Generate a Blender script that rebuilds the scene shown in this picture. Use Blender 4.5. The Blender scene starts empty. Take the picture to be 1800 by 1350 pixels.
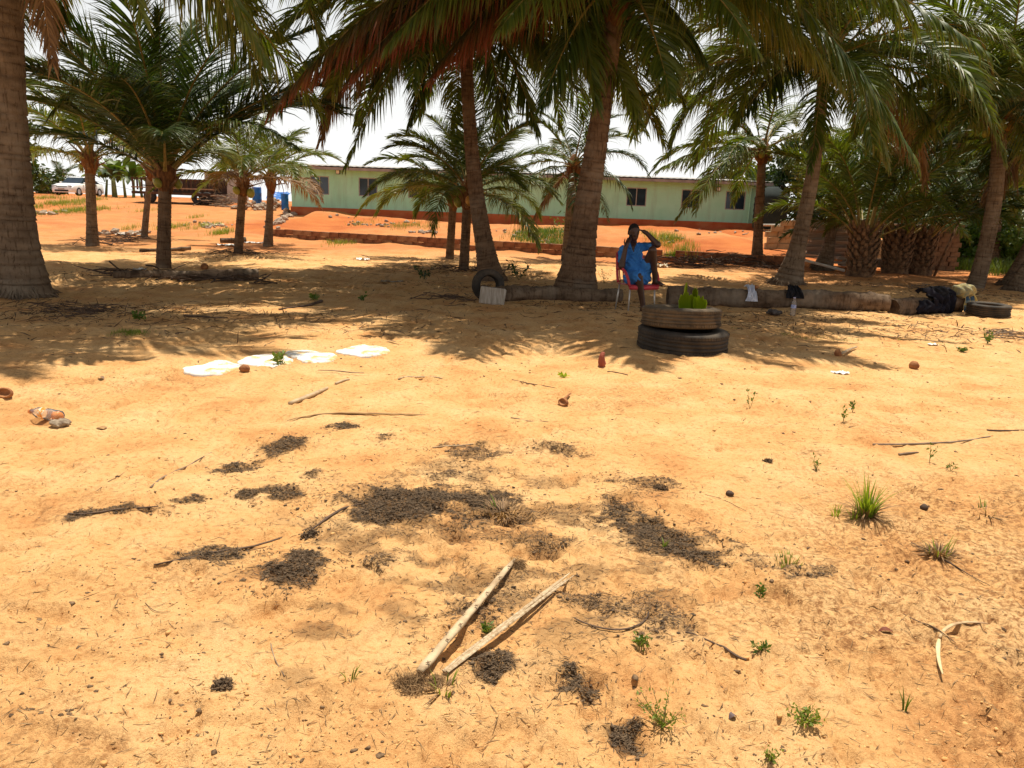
import bpy, bmesh, math, random
import numpy as np
from mathutils import Vector, Matrix

scene = bpy.context.scene
col = scene.collection
rng = np.random.default_rng(11)
random.seed(5)
PI = math.pi

# ------------------------------------------------------------------ camera
FPX = 1350.0            # focal length in pixels of an 1800 px wide frame
EYE = 1.55
PITCH = math.atan2(675 - 368, FPX)
ROLL = math.radians(2.1)
cam_data = bpy.data.cameras.new("camera")
cam = bpy.data.objects.new("camera", cam_data)
col.objects.link(cam)
cam_data.sensor_width = 36.0
cam_data.lens = 36.0 * FPX / 1800.0
cam_data.clip_start = 0.05
cam_data.clip_end = 3000
cam.matrix_world = (Matrix.Translation((0, 0, EYE)) @ Matrix.Rotation(PI / 2 - PITCH, 4, 'X')
                    @ Matrix.Rotation(ROLL, 4, 'Z'))
scene.camera = cam

# ------------------------------------------------------------------ sky, sun, exposure
TO_SUN = Vector((0.07, 0.26, 1.0)).normalized()
SUN_EL = math.asin(TO_SUN.z)
SUN_AZ = math.atan2(TO_SUN.x, TO_SUN.y)
world = bpy.data.worlds.new("World")
scene.world = world
world.use_nodes = True
wn, wl = world.node_tree.nodes, world.node_tree.links
sky = wn.new('ShaderNodeTexSky')
sky.sky_type = 'NISHITA'
sky.sun_disc = False
sky.sun_elevation = SUN_EL
sky.sun_rotation = SUN_AZ
sky.air_density = 1.0
sky.dust_density = 0.6
sky.ozone_density = 1.0
bg = wn['Background']
hsv = wn.new('ShaderNodeHueSaturation')
hsv.inputs['Saturation'].default_value = 0.30
wl.new(sky.outputs[0], hsv.inputs['Color'])
veil = wn.new('ShaderNodeMix'); veil.data_type = 'RGBA'          # bright haze, thickest towards the horizon all round
veil.inputs[7].default_value = (11.8, 11.8, 11.5, 1)
tcw = wn.new('ShaderNodeTexCoord'); sep = wn.new('ShaderNodeSeparateXYZ')
wl.new(tcw.outputs['Generated'], sep.inputs[0])
mr = wn.new('ShaderNodeMapRange'); mr.inputs['From Min'].default_value = 0.0; mr.inputs['From Max'].default_value = 0.50
mr.inputs['To Min'].default_value = 0.95; mr.inputs['To Max'].default_value = 0.08
wl.new(sep.outputs[2], mr.inputs['Value']); wl.new(mr.outputs[0], veil.inputs[0])
wl.new(hsv.outputs[0], veil.inputs[6])
wl.new(veil.outputs[2], bg.inputs['Color'])
bg.inputs['Strength'].default_value = 0.070
sun_data = bpy.data.lights.new("sun", 'SUN')
sun_data.energy = 4.8
sun_data.angle = math.radians(0.53)
sun_data.color = (1.0, 0.93, 0.80)
sun = bpy.data.objects.new("sun", sun_data)
col.objects.link(sun)
sun.rotation_euler = (-TO_SUN).to_track_quat('-Z', 'Y').to_euler()
sun.location = (0, 0, 60)
scene.view_settings.view_transform = 'Standard'
scene.view_settings.look = 'None'
scene.view_settings.exposure = 0.45
scene.view_settings.gamma = 1.0
scene.cycles.max_bounces = 5
scene.cycles.diffuse_bounces = 3
scene.cycles.glossy_bounces = 2
scene.cycles.transmission_bounces = 4
scene.cycles.transparent_max_bounces = 12

# ------------------------------------------------------------------ helpers: rays, noise, terrain
_MW = np.array(cam.matrix_world)[:3, :3]
def ray(u, v):
    return _MW @ np.array([(u - 900) / FPX, -(v - 675) / FPX, -1.0])
def at_y(u, v, Y):
    d = ray(u, v)
    return np.array([0, 0, EYE]) + d * (Y / d[1])

_TAB = np.random.default_rng(3).random((512, 512))
def vnoise(x, y):
    xi = np.floor(x).astype(int); yi = np.floor(y).astype(int)
    fx = x - xi; fy = y - yi
    fx = fx * fx * (3 - 2 * fx); fy = fy * fy * (3 - 2 * fy)
    a = _TAB[xi % 512, yi % 512]; b = _TAB[(xi + 1) % 512, yi % 512]
    c = _TAB[xi % 512, (yi + 1) % 512]; d = _TAB[(xi + 1) % 512, (yi + 1) % 512]
    return (a * (1 - fx) + b * fx) * (1 - fy) + (c * (1 - fx) + d * fx) * fy
def fbm(x, y, o=4, g=0.5):
    s = 0.0; a = 1.0; t = 0.0
    for i in range(o):
        s = s + a * vnoise(x * 2 ** i + 17.3 * i, y * 2 ** i + 41.7 * i); t += a; a *= g
    return s / t - 0.5
def ss(a, b, x):
    t = np.clip((x - a) / (b - a), 0, 1)
    return t * t * (3 - 2 * t)

WL, WR = np.array([-10.8, 33.2]), np.array([9.2, 25.0])      # ends of the low block wall
def wall_y(x):
    return WL[1] + (x - WL[0]) * (WR[1] - WL[1]) / (WR[0] - WL[0])
def terrain(x, y):
    """large shape of the land: level yard, bank behind the low wall, slope on the left"""
    x = np.asarray(x, float); y = np.asarray(y, float)
    xc = np.clip(x, -11.5, 9.2)
    b = y - wall_y(xc)
    inside = ss(-12.0, -10.8, x) * (1 - ss(9.2, 11.5, x))
    bank = inside * 0.27 * ss(0.05, 0.5, b)
    rise = (0.62 * ss(0.5, 13, b) - .22 * np.exp(-((x + 2) / 5.5) ** 2) * ss(4, 12, b)) * (1 - ss(9.0, 16, x)) * ss(-13, -10, x)
    left = (1 - ss(-13, -9, x)) * (0.30 * ss(-5.5, 1.5, b) + 1.05 * ss(0, 26, b))
    mound = ss(1, 4, b) * (1 - ss(10, 12.5, b)) * inside * 0.55 * np.maximum(fbm(x / 4.2 + 3, y / 3.0, 2), -0.1)
    right = 0.88 * ss(6, 17, b) * ss(9.2, 12.0, x) * (1 - ss(15, 22, x))
    return bank + np.maximum(rise, right) + left + mound

FOOT = []
_r = np.random.default_rng(77)
for i in range(230):
    yy = 1.8 + 8.5 * _r.random() ** 1.3
    FOOT.append((_r.uniform(-0.8, 0.8) * (yy + 0.6), yy, _r.uniform(-0.6, 0.6) + (PI / 2 if _r.random() < .3 else 0),
                 _r.uniform(0.012, 0.030), 0))
LAMP = []      # lumps under mulch etc, filled below: (x, y, rx, ry, ang, height)
def rough_zone(x, y):
    """trampled, crumbly ground at the right and in scattered spots"""
    a = ss(.9, 1.9, x - .12 * (y - 2) + .9 * fbm(x / .9, y / .9, 3)) * (1 - ss(3.6, 5.2, y))
    return np.clip(a + .6 * ss(.10, .2, fbm(x / .7 + 33, y / .7 + 12, 3)) * (1 - ss(6, 9, y)), 0, 1)
def detail(x, y):
    near = 1 - ss(14, 40, y)
    h = 0.10 * fbm(x / 1.7, y / 1.7, 3) + 0.065 * fbm(x / 0.45 + 9, y / 0.45, 3)
    h = h + .16 * ss(19, 27, y) * (1 - ss(70, 100, y)) * fbm(x / 2.3 + 60, y / 1.7, 4)
    cl = ss(0.02, 0.16, fbm(x / 0.8 + 50, y / 0.8 + 5, 2))
    h = h + cl * 0.034 * np.abs(fbm(x / 0.11, y / 0.09 + 7, 3)) * 2 * near
    h = h + 0.020 * fbm(x / 0.075 + 31, y / 0.06, 3) * near
    rg = fbm(x / 0.30 + 77, y / 0.22 + 3, 4); h = h - 0.035 * np.exp(-(rg / .035) ** 2) * ss(-.05, .12, fbm(x / 1.1 + 8, y / 1.1, 2)) * near
    x0, x1, y0, y1 = x.min(), x.max(), y.min(), y.max()
    rgh = rough_zone(x, y); ua = x * .89 - y * .45; va = x * .45 + y * .89; h = h + .05 * fbm(ua / .8 + 5, va / .16, 3) * ss(-.02, .15, fbm(x / 1.3 + 21, y / 1.3, 2)) * near
    h = h + rgh * .055 * (fbm(ua / .22 + 4, va / .06, 4) + .5 * np.abs(fbm(x / .07, y / .05 + 8, 2)))
    for (fx, fy, a, d, tread) in FOOT:
        if fx < x0 - .3 or fx > x1 + .3 or fy < y0 - .3 or fy > y1 + .3: continue
        dx = x - fx; dy = y - fy
        m = (np.abs(dx) < 0.3) & (np.abs(dy) < 0.3)
        if not m.any():
            continue
        ca, sa = math.cos(a), math.sin(a)
        u = (dx[m] * ca + dy[m] * sa) / 0.055; v = (-dx[m] * sa + dy[m] * ca) / 0.14
        r = np.sqrt(u * u + v * v)
        e = -d * (1 - ss(0.75, 1.05, r)) + 0.45 * d * np.exp(-((r - 1.25) / 0.18) ** 2)
        if tread:
            e = e + (r < 0.9) * 0.006 * np.sign(np.sin(v * 30))
        h[m] += e
    for (fx, fy, rx, ry, a, hh) in LAMP:
        R = max(rx, ry) * 2
        if fx < x0 - R or fx > x1 + R or fy < y0 - R or fy > y1 + R: continue
        dx = x - fx; dy = y - fy
        m = (np.abs(dx) < R) & (np.abs(dy) < R)
        if not m.any():
            continue
        ca, sa = math.cos(a), math.sin(a)
        u = (dx[m] * ca + dy[m] * sa) / rx; v = (-dx[m] * sa + dy[m] * ca) / ry
        h[m] += hh * np.exp(-(u * u + v * v) * 1.3) * (0.6 + 0.9 * (fbm(x[m] / .07, y[m] / .07, 2) + .5))
    return h
def gz(x, y):
    x = np.atleast_1d(np.asarray(x, float)); y = np.atleast_1d(np.asarray(y, float))
    return terrain(x, y) + detail(x, y)
def gz1(x, y):
    return float(gz(x, y)[0])
def G(u, v):
    """point of the ground seen at pixel (u, v)"""
    d = ray(u, v)
    o = np.array([0, 0, EYE])
    lo, hi = 1.0, 160.0
    for k in range(3):
        t = np.geomspace(lo, hi, 160)
        below = o[2] + d[2] * t < terrain(d[0] * t, d[1] * t)
        i = int(np.argmax(below)) if below.any() else 159
        lo, hi = t[max(i - 1, 0)], t[i]
    q = o + d * hi
    z = gz1(q[0], q[1])
    if q[1] < 14:                       # settle on the bumpy surface itself
        for k in range(5):
            t = (z - EYE) / d[2]; q = o + d * t; z = gz1(q[0], q[1])
    return np.array([q[0], q[1], z])

# ------------------------------------------------------------------ helpers: meshes
class MB:
    def __init__(s): s.v = []; s.f = []; s.n = 0
    def add(s, V, F):
        V = np.asarray(V, float).reshape(-1, 3)
        s.v.append(V); s.f += [tuple(int(i) + s.n for i in f) for f in F]; s.n += len(V)
        return s
    def box(s, c, d, rz=0, bevel=0.0, rot=None):
        x, y, z = [k / 2 for k in d]
        if bevel <= 0:
            V = np.array([[-x,-y,-z],[x,-y,-z],[x,y,-z],[-x,y,-z],[-x,-y,z],[x,-y,z],[x,y,z],[-x,y,z]])
            F = [(0,3,2,1),(4,5,6,7),(0,1,5,4),(1,2,6,5),(2,3,7,6),(3,0,4,7)]
        else:
            bm = bmesh.new(); bmesh.ops.create_cube(bm, size=1)
            for q in bm.verts: q.co = Vector((q.co.x*d[0], q.co.y*d[1], q.co.z*d[2]))
            bmesh.ops.bevel(bm, geom=bm.edges[:], offset=bevel, segments=1, affect='EDGES')
            V = np.array([q.co[:] for q in bm.verts]); F = [[q.index for q in f.verts] for f in bm.faces]; bm.free()
        if rot is not None: V = V @ np.array(rot).T
        if rz:
            c_, s_ = math.cos(rz), math.sin(rz)
            V = V @ np.array([[c_,-s_,0],[s_,c_,0],[0,0,1]]).T
        return s.add(V + np.asarray(c, float), F)
    def tube(s, P, R, n=8, caps=True, flat=1.0, up=None, jit=0.0):
        """tube along points P with radii R (flat squashes one cross axis)"""
        P = np.asarray(P, float); m = len(P); R = np.broadcast_to(np.asarray(R, float), (m,))
        T = np.gradient(P, axis=0); T /= np.linalg.norm(T, axis=1)[:, None] + 1e-12
        ref = np.array([0, 0, 1.0]) if up is None else np.asarray(up, float)
        if up is None and abs(T[:, 2]).mean() > 0.8: ref = np.array([1.0, 0, 0])
        A = np.cross(T, ref); A /= np.linalg.norm(A, axis=1)[:, None] + 1e-12
        B = np.cross(A, T)
        th = np.linspace(0, 2*PI, n, endpoint=False)
        V = P[:, None] + R[:, None, None] * (np.cos(th)[None, :, None] * A[:, None] + flat * np.sin(th)[None, :, None] * B[:, None])
        if jit: V = V + rng.normal(0, 1, V.shape) * jit * R[:, None, None]
        F = []
        for i in range(m - 1):
            for j in range(n):
                k = (j + 1) % n
                F.append((i*n+j, i*n+k, (i+1)*n+k, (i+1)*n+j))
        if caps:
            F.append(tuple(range(n))[::-1]); F.append(tuple((m-1)*n + j for j in range(n)))
        return s.add(V.reshape(-1, 3), F)
    def lathe(s, prof, n=24, c=(0, 0, 0), closed=False):
        prof = np.asarray(prof, float); m = len(prof)
        th = np.linspace(0, 2*PI, n, endpoint=False)
        V = np.stack([prof[:, 0][:, None]*np.cos(th), prof[:, 0][:, None]*np.sin(th), np.repeat(prof[:, 1][:, None], n, 1)], -1)
        F = []
        for i in range(m if closed else m - 1):
            a = i; b = (i + 1) % m
            for j in range(n):
                k = (j + 1) % n
                F.append((a*n+j, a*n+k, b*n+k, b*n+j))
        return s.add(V.reshape(-1, 3) + np.asarray(c, float), F)
    def xf(s, M):
        M = np.array(M)
        s.v = [V @ M[:3, :3].T + M[:3, 3] for V in s.v]
        return s
    def build(s, name, mat, parent=None, smooth=False, origin=None):
        return mk(name, np.concatenate(s.v), s.f, mat, parent, smooth, origin)

def mesh_np(name, V, F, smooth=False):
    """V (n,3); F an array (m,3|4) or a list of tuples"""
    me = bpy.data.meshes.new(name)
    if isinstance(F, np.ndarray):
        k = F.shape[1]
        me.vertices.add(len(V)); me.vertices.foreach_set('co', np.ascontiguousarray(V, np.float32).ravel())
        me.loops.add(F.size); me.loops.foreach_set('vertex_index', np.ascontiguousarray(F, np.int32).ravel())
        me.polygons.add(len(F))
        me.polygons.foreach_set('loop_start', np.arange(0, F.size, k, dtype=np.int32))
        me.polygons.foreach_set('loop_total', np.full(len(F), k, np.int32))
        me.update(calc_edges=True)
    else:
        me.from_pydata([tuple(v) for v in V], [], F); me.update()
    if smooth:
        me.polygons.foreach_set('use_smooth', np.ones(len(me.polygons), bool))
    return me
def mk(name, V, F, mat, parent=None, smooth=False, origin=None):
    V = np.asarray(V, float)
    o_loc = None
    if origin is not None:
        o_loc = np.asarray(origin, float); V = V - o_loc
    me = mesh_np(name, V, F, smooth)
    if mat is not None: me.materials.append(mat)
    return link(name, me, parent, o_loc)
def link(name, me, parent=None, loc=None):
    o = bpy.data.objects.new(name, me); col.objects.link(o)
    if parent is not None: o.parent = parent
    if loc is not None: o.location = [float(q) for q in loc]
    return o
def empty(name, loc, rz=0.0):
    o = bpy.data.objects.new(name, None); col.objects.link(o)
    o.location = [float(q) for q in loc]; o.rotation_euler = (0, 0, rz); o.empty_display_size = 0.1
    return o
def tag(o, label, cat, group=None, kind=None):
    o['label'] = label; o['category'] = cat
    if group: o['group'] = group
    if kind: o['kind'] = kind
    return o
def attr(me, name, data):
    a = me.attributes.new(name, 'FLOAT', 'POINT'); a.data.foreach_set('value', np.ascontiguousarray(data, np.float32))

def sdf_mesh(f, lo, hi, h):
    """surface nets of the zero level of f(x,y,z)"""
    lo = np.asarray(lo, float); hi = np.asarray(hi, float)
    n = np.ceil((hi - lo) / h).astype(int) + 1
    ax = [lo[i] + h * np.arange(n[i]) for i in range(3)]
    X, Y, Z = np.meshgrid(*ax, indexing='ij')
    D = f(X, Y, Z)
    corners = [(i, j, k) for i in (0, 1) for j in (0, 1) for k in (0, 1)]
    C = np.stack([D[i:n[0]-1+i, j:n[1]-1+j, k:n[2]-1+k] for i, j, k in corners], -1)
    act = (C < 0).any(-1) & (C >= 0).any(-1)
    idx = np.argwhere(act)
    Cv = C[act]
    ids = -np.ones(act.shape, int); ids[act] = np.arange(len(idx))
    acc = np.zeros((len(idx), 3)); cnt = np.zeros(len(idx))
    co = np.array(corners, float)
    for a in range(8):
        for b in range(a + 1, 8):
            if np.abs(co[a] - co[b]).sum() != 1: continue
            m = (Cv[:, a] < 0) != (Cv[:, b] < 0)
            t = Cv[m, a] / (Cv[m, a] - Cv[m, b])
            acc[m] += co[a] + t[:, None] * (co[b] - co[a]); cnt[m] += 1
    V = lo + h * (idx + acc / cnt[:, None])
    F = []
    S = D < 0
    for axis in range(3):
        sl0 = [slice(1, n[i]-1) for i in range(3)]; sl1 = list(sl0)
        sl0[axis] = slice(0, n[axis]-1); sl1[axis] = slice(1, n[axis])
        a = S[tuple(sl0)]; b = S[tuple(sl1)]
        for sgn, msk in ((1, a & ~b), (-1, ~a & b)):
            p = np.argwhere(msk)
            if not len(p): continue
            off = np.array([1, 1, 1]); off[axis] = 0
            p = p + off
            u, v = [(1, 2), (2, 0), (0, 1)][axis]
            q = []
            for du, dv in ((0, 0), (1, 0), (1, 1), (0, 1)):
                r = p.copy(); r[:, u] -= 1 - du; r[:, v] -= 1 - dv
                q.append(ids[r[:, 0], r[:, 1], r[:, 2]])
            q = np.stack(q, -1)
            F.append(q if sgn > 0 else q[:, ::-1])
    return V, np.concatenate(F)

# ------------------------------------------------------------------ materials
MATS = {}
def new_mat(name):
    m = bpy.data.materials.new(name); m.use_nodes = True
    nt = m.node_tree; b = nt.nodes['Principled BSDF']
    return m, nt, nt.nodes, nt.links, b
def noise_node(nt, scale, detail=4, rough=0.55, coord='Object', stretch=None):
    tc = nt.nodes.new('ShaderNodeTexCoord')
    n = nt.nodes.new('ShaderNodeTexNoise'); n.inputs['Scale'].default_value = scale
    n.inputs['Detail'].default_value = detail; n.inputs['Roughness'].default_value = rough
    if stretch:
        mp = nt.nodes.new('ShaderNodeMapping'); mp.inputs['Scale'].default_value = stretch
        nt.links.new(tc.outputs[coord], mp.inputs['Vector']); nt.links.new(mp.outputs[0], n.inputs['Vector'])
    else:
        nt.links.new(tc.outputs[coord], n.inputs['Vector'])
    return n
def ramp_node(nt, src, stops):
    r = nt.nodes.new('ShaderNodeValToRGB'); e = r.color_ramp.elements
    while len(e) < len(stops): e.new(0.5)
    for k, (p, c) in enumerate(stops):
        e[k].position = p; e[k].color = (c[0], c[1], c[2], 1) if len(c) == 3 else c
    nt.links.new(src, r.inputs[0])
    return r
def mix_col(nt, a, b, fac, mode='MIX'):
    m = nt.nodes.new('ShaderNodeMix'); m.data_type = 'RGBA'; m.blend_type = mode
    for k, q in ((0, fac), (6, a), (7, b)):
        if isinstance(q, (int, float)): m.inputs[k].default_value = q
        elif isinstance(q, (tuple, list)): m.inputs[k].default_value = (q[0], q[1], q[2], 1)
        else: nt.links.new(q, m.inputs[k])
    return m.outputs[2]
def bump(nt, b, src, strength, dist):
    n = nt.nodes.new('ShaderNodeBump'); n.inputs['Strength'].default_value = strength; n.inputs['Distance'].default_value = dist
    nt.links.new(src, n.inputs['Height']); nt.links.new(n.outputs[0], b.inputs['Normal'])
    return n
def pm(name, c1, c2, scale=6, rough=0.8, bmp=0.4, dist=0.01, stretch=None, detail=5, spec=0.3, metal=0.0, lo=0.35, hi=0.65):
    if name in MATS: return MATS[name]
    m, nt, nd, lk, b = new_mat(name)
    n = noise_node(nt, scale, detail, stretch=stretch)
    r = ramp_node(nt, n.outputs[0], [(lo, c1), (hi, c2)])
    lk.new(r.outputs[0], b.inputs['Base Color'])
    b.inputs['Roughness'].default_value = rough; b.inputs['Specular IOR Level'].default_value = spec
    b.inputs['Metallic'].default_value = metal
    if bmp:
        n2 = noise_node(nt, scale * 5, 4, stretch=stretch); bump(nt, b, n2.outputs[0], bmp, dist)
    MATS[name] = m
    return m
def attr_node(nt, name):
    a = nt.nodes.new('ShaderNodeAttribute'); a.attribute_name = name
    return a.outputs['Fac']

def ground_material():
    m, nt, nd, lk, b = new_mat('sand_soil')
    geo = nd.new('ShaderNodeNewGeometry')
    def nz(scale, detail=5, rough=.6):
        n = nd.new('ShaderNodeTexNoise'); n.inputs['Scale'].default_value = scale
        n.inputs['Detail'].default_value = detail; n.inputs['Roughness'].default_value = rough
        lk.new(geo.outputs['Position'], n.inputs['Vector']); return n.outputs[0]
    big = ramp_node(nt, nz(1.6, 7, .62), [(.30, (0.54, 0.258, 0.094)), (.46, (0.64, 0.358, 0.142)), (.64, (0.70, 0.438, 0.20))])
    fine = ramp_node(nt, nz(34, 6, .7), [(.30, (0.66, 0.55, 0.46)), (.48, (1, 1, 1)), (.72, (1.10, 1.10, 1.10))])
    c = mix_col(nt, big.outputs[0], fine.outputs[0], 1.0, 'MULTIPLY')
    grain = ramp_node(nt, nz(240, 3, .7), [(.30, (.62, .52, .45)), (.47, (1, 1, 1)), (.75, (1.05, 1.06, 1.08))])
    c = mix_col(nt, c, grain.outputs[0], 0.8, 'MULTIPLY')
    # crumbs of dark organic matter strewn through the sand
    fl = ramp_node(nt, nz(75, 4, .8), [(.655, (0, 0, 0)), (.69, (.8, .8, .8))])
    c = mix_col(nt, c, (0.16, 0.075, 0.032), fl.outputs[0])
    # shade of unmodelled small pits painted as brown spots, thicker in places
    zone = ramp_node(nt, nz(1.3, 3), [(.40, (.12, .12, .12)), (.62, (1, 1, 1))])
    pit_shade = ramp_node(nt, nz(27, 6, .72), [(.56, (0, 0, 0)), (.66, (.75, .75, .75))])
    pz = nd.new('ShaderNodeMath'); pz.operation = 'MULTIPLY'; lk.new(zone.outputs[0], pz.inputs[0]); lk.new(pit_shade.outputs[0], pz.inputs[1])
    c = mix_col(nt, c, (0.40, 0.175, 0.058), pz.outputs[0])
    rz = nd.new('ShaderNodeMath'); rz.operation = 'MULTIPLY'; lk.new(attr_node(nt, 'rough'), rz.inputs[0])
    rp = ramp_node(nt, nz(33, 6, .75), [(.47, (0, 0, 0)), (.60, (.9, .9, .9))]); lk.new(rp.outputs[0], rz.inputs[1])
    c = mix_col(nt, c, (0.26, 0.115, 0.042), rz.outputs[0])
    # red laterite further back
    red = ramp_node(nt, nz(0.5, 4), [(.35, (0.36, 0.098, 0.027)), (.65, (0.50, 0.168, 0.048))])
    redf = mix_col(nt, red.outputs[0], fine.outputs[0], 0.8, 'MULTIPLY')
    c = mix_col(nt, c, redf, attr_node(nt, 'red'))
    # organic soil stain
    dk = ramp_node(nt, nz(9, 5), [(.35, (0.045, 0.022, 0.011)), (.7, (0.12, 0.06, 0.028))])
    c = mix_col(nt, c, dk.outputs[0], attr_node(nt, 'dark'))
    lk.new(c, b.inputs['Base Color'])
    b.inputs['Roughness'].default_value = 0.95; b.inputs['Specular IOR Level'].default_value = 0.12
    n1 = nz(28, 8, .72); n2 = nz(170, 4, .7)
    mm = nd.new('ShaderNodeMath'); mm.operation = 'MULTIPLY_ADD'; mm.inputs[1].default_value = 0.35
    lk.new(n2, mm.inputs[0]); lk.new(n1, mm.inputs[2])
    bump(nt, b, mm.outputs[0], 0.8, 0.022)
    return m

def leaf_material(name, young, old, tip, gloss=0.42, trans=0.35, tip0=.62):
    m, nt, nd, lk, b = new_mat(name)
    tone = attr_node(nt, 'tone'); tipa = attr_node(nt, 'tip')
    oi = nd.new('ShaderNodeObjectInfo')
    mm = nd.new('ShaderNodeMath'); mm.operation = 'MULTIPLY_ADD'; mm.inputs[1].default_value = 0.45
    lk.new(oi.outputs['Random'], mm.inputs[0])
    m2 = nd.new('ShaderNodeMath'); m2.operation = 'MULTIPLY'; m2.inputs[1].default_value = 0.6
    lk.new(tone, m2.inputs[0]); lk.new(m2.outputs[0], mm.inputs[2])
    c = ramp_node(nt, mm.outputs[0], [(.15, young), (.85, old)])
    tr = ramp_node(nt, tipa, [(tip0, (0, 0, 0)), (.98, (1, 1, 1))])
    cc = mix_col(nt, c.outputs[0], tip, tr.outputs[0])
    lk.new(cc, b.inputs['Base Color'])
    b.inputs['Roughness'].default_value = gloss; b.inputs['Specular IOR Level'].default_value = 0.5
    t = nd.new('ShaderNodeBsdfTranslucent')
    bc = mix_col(nt, cc, (1.0, 1.0, 0.35), 1.0, 'MULTIPLY')
    lk.new(bc, t.inputs['Color'])
    ms = nd.new('ShaderNodeMixShader'); ms.inputs[0].default_value = trans
    out = nd['Material Output']
    lk.new(b.outputs[0], ms.inputs[1]); lk.new(t.outputs[0], ms.inputs[2]); lk.new(ms.outputs[0], out.inputs['Surface'])
    MATS[name] = m
    return m
GREEN = leaf_material('frond_green', (0.050, 0.088, 0.011), (0.150, 0.190, 0.022), (0.22, 0.165, 0.035), gloss=.46, trans=.40)
DEEP = leaf_material('frond_deep_green', (0.022, 0.050, 0.009), (0.070, 0.112, 0.018), (0.13, 0.11, 0.025), gloss=.48, trans=.25)
YELLOW = leaf_material('frond_yellow_green', (0.085, 0.125, 0.014), (0.21, 0.21, 0.025), (0.33, 0.22, 0.055))
REDDISH = leaf_material('frond_browned', (0.05, 0.06, 0.014), (0.095, 0.075, 0.018), (0.27, 0.038, 0.013), gloss=.5, trans=.3, tip0=.25)
DRY = leaf_material('frond_dry', (0.15, 0.075, 0.028), (0.30, 0.175, 0.075), (0.22, 0.12, 0.05), gloss=.7, trans=.2)
BROAD = leaf_material('broad_leaf', (0.022, 0.048, 0.010), (0.075, 0.115, 0.020), (0.09, 0.12, 0.02), gloss=.45, trans=.3)
BRIGHT = leaf_material('broad_leaf_bright', (0.06, 0.13, 0.014), (0.15, 0.22, 0.03), (0.16, 0.2, 0.03), gloss=.45, trans=.4)
GRASS = leaf_material('grass_blade', (0.13, 0.20, 0.018), (0.27, 0.32, 0.04), (0.34, 0.30, 0.07), gloss=.5, trans=.4)
TUFT = leaf_material('tuft_blade', (0.20, 0.30, 0.018), (0.36, 0.43, 0.045), (0.40, 0.40, 0.07), gloss=.5, trans=.45)
LIME = leaf_material('young_leaf_lime', (0.33, 0.46, 0.02), (0.45, 0.55, 0.03), (0.42, 0.5, 0.04), gloss=.45, trans=.4)

RACHIS = pm('rachis', (0.17, 0.13, 0.03), (0.30, 0.20, 0.06), 8, .55, .2, .003)
RACHIS_DRY = pm('rachis_dry', (0.30, 0.15, 0.055), (0.47, 0.28, 0.12), 8, .6, .3, .003)
COIR = pm('coir_fibre', (0.09, 0.038, 0.016), (0.25, 0.105, 0.036), 22, .95, .9, .02, stretch=(1, 1, .25))
BOOT = pm('old_leaf_base', (0.09, 0.05, 0.028), (0.26, 0.15, 0.075), 9, .9, .8, .02)
NUT = pm('coconut_skin', (0.16, 0.20, 0.03), (0.32, 0.27, 0.05), 5, .4, .1, .003)
NUT_ORANGE = pm('coconut_skin_orange', (0.42, 0.17, 0.03), (0.52, 0.28, 0.06), 5, .4, .1, .003)

def trunk_material(name, c_lo, c_hi, scar):
    m, nt, nd, lk, b = new_mat(name)
    n = noise_node(nt, 3.5, 6, .6, stretch=(1, 1, 2.2))
    base = ramp_node(nt, n.outputs[0], [(.3, c_lo), (.7, c_hi)])
    n2 = noise_node(nt, 30, 4, .7, stretch=(1, 1, .12))           # vertical cracks
    cr = ramp_node(nt, n2.outputs[0], [(.36, (.35, .3, .27)), (.47, (1, 1, 1))])
    c = mix_col(nt, base.outputs[0], cr.outputs[0], .75, 'MULTIPLY')
    n3 = noise_node(nt, 6, 3, .6)
    ring = attr_node(nt, 'scar')
    ad = nd.new('ShaderNodeMath'); ad.operation = 'MULTIPLY'; lk.new(ring, ad.inputs[0])
    rr = ramp_node(nt, n3.outputs[0], [(.38, (0, 0, 0)), (.62, (1, 1, 1))]); lk.new(rr.outputs[0], ad.inputs[1])
    c = mix_col(nt, c, scar, ad.outputs[0])
    n4 = noise_node(nt, 1.3, 4, .6)
    li = ramp_node(nt, n4.outputs[0], [(.5, (0, 0, 0)), (.75, (.55, .55, .55))])
    c = mix_col(nt, c, (0.33, 0.27, 0.20), li.outputs[0])
    lk.new(c, b.inputs['Base Color']); b.inputs['Roughness'].default_value = .92; b.inputs['Specular IOR Level'].default_value = .15
    n5 = noise_node(nt, 40, 6, .7, stretch=(1, 1, .35)); bump(nt, b, n5.outputs[0], .8, .02)
    return m
TRUNK = trunk_material('palm_bark', (0.125, 0.085, 0.054), (0.25, 0.18, 0.118), (0.035, 0.02, 0.012))
TRUNK_RED = trunk_material('palm_bark_brown', (0.105, 0.062, 0.036), (0.22, 0.138, 0.082), (0.03, 0.016, 0.010))
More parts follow.
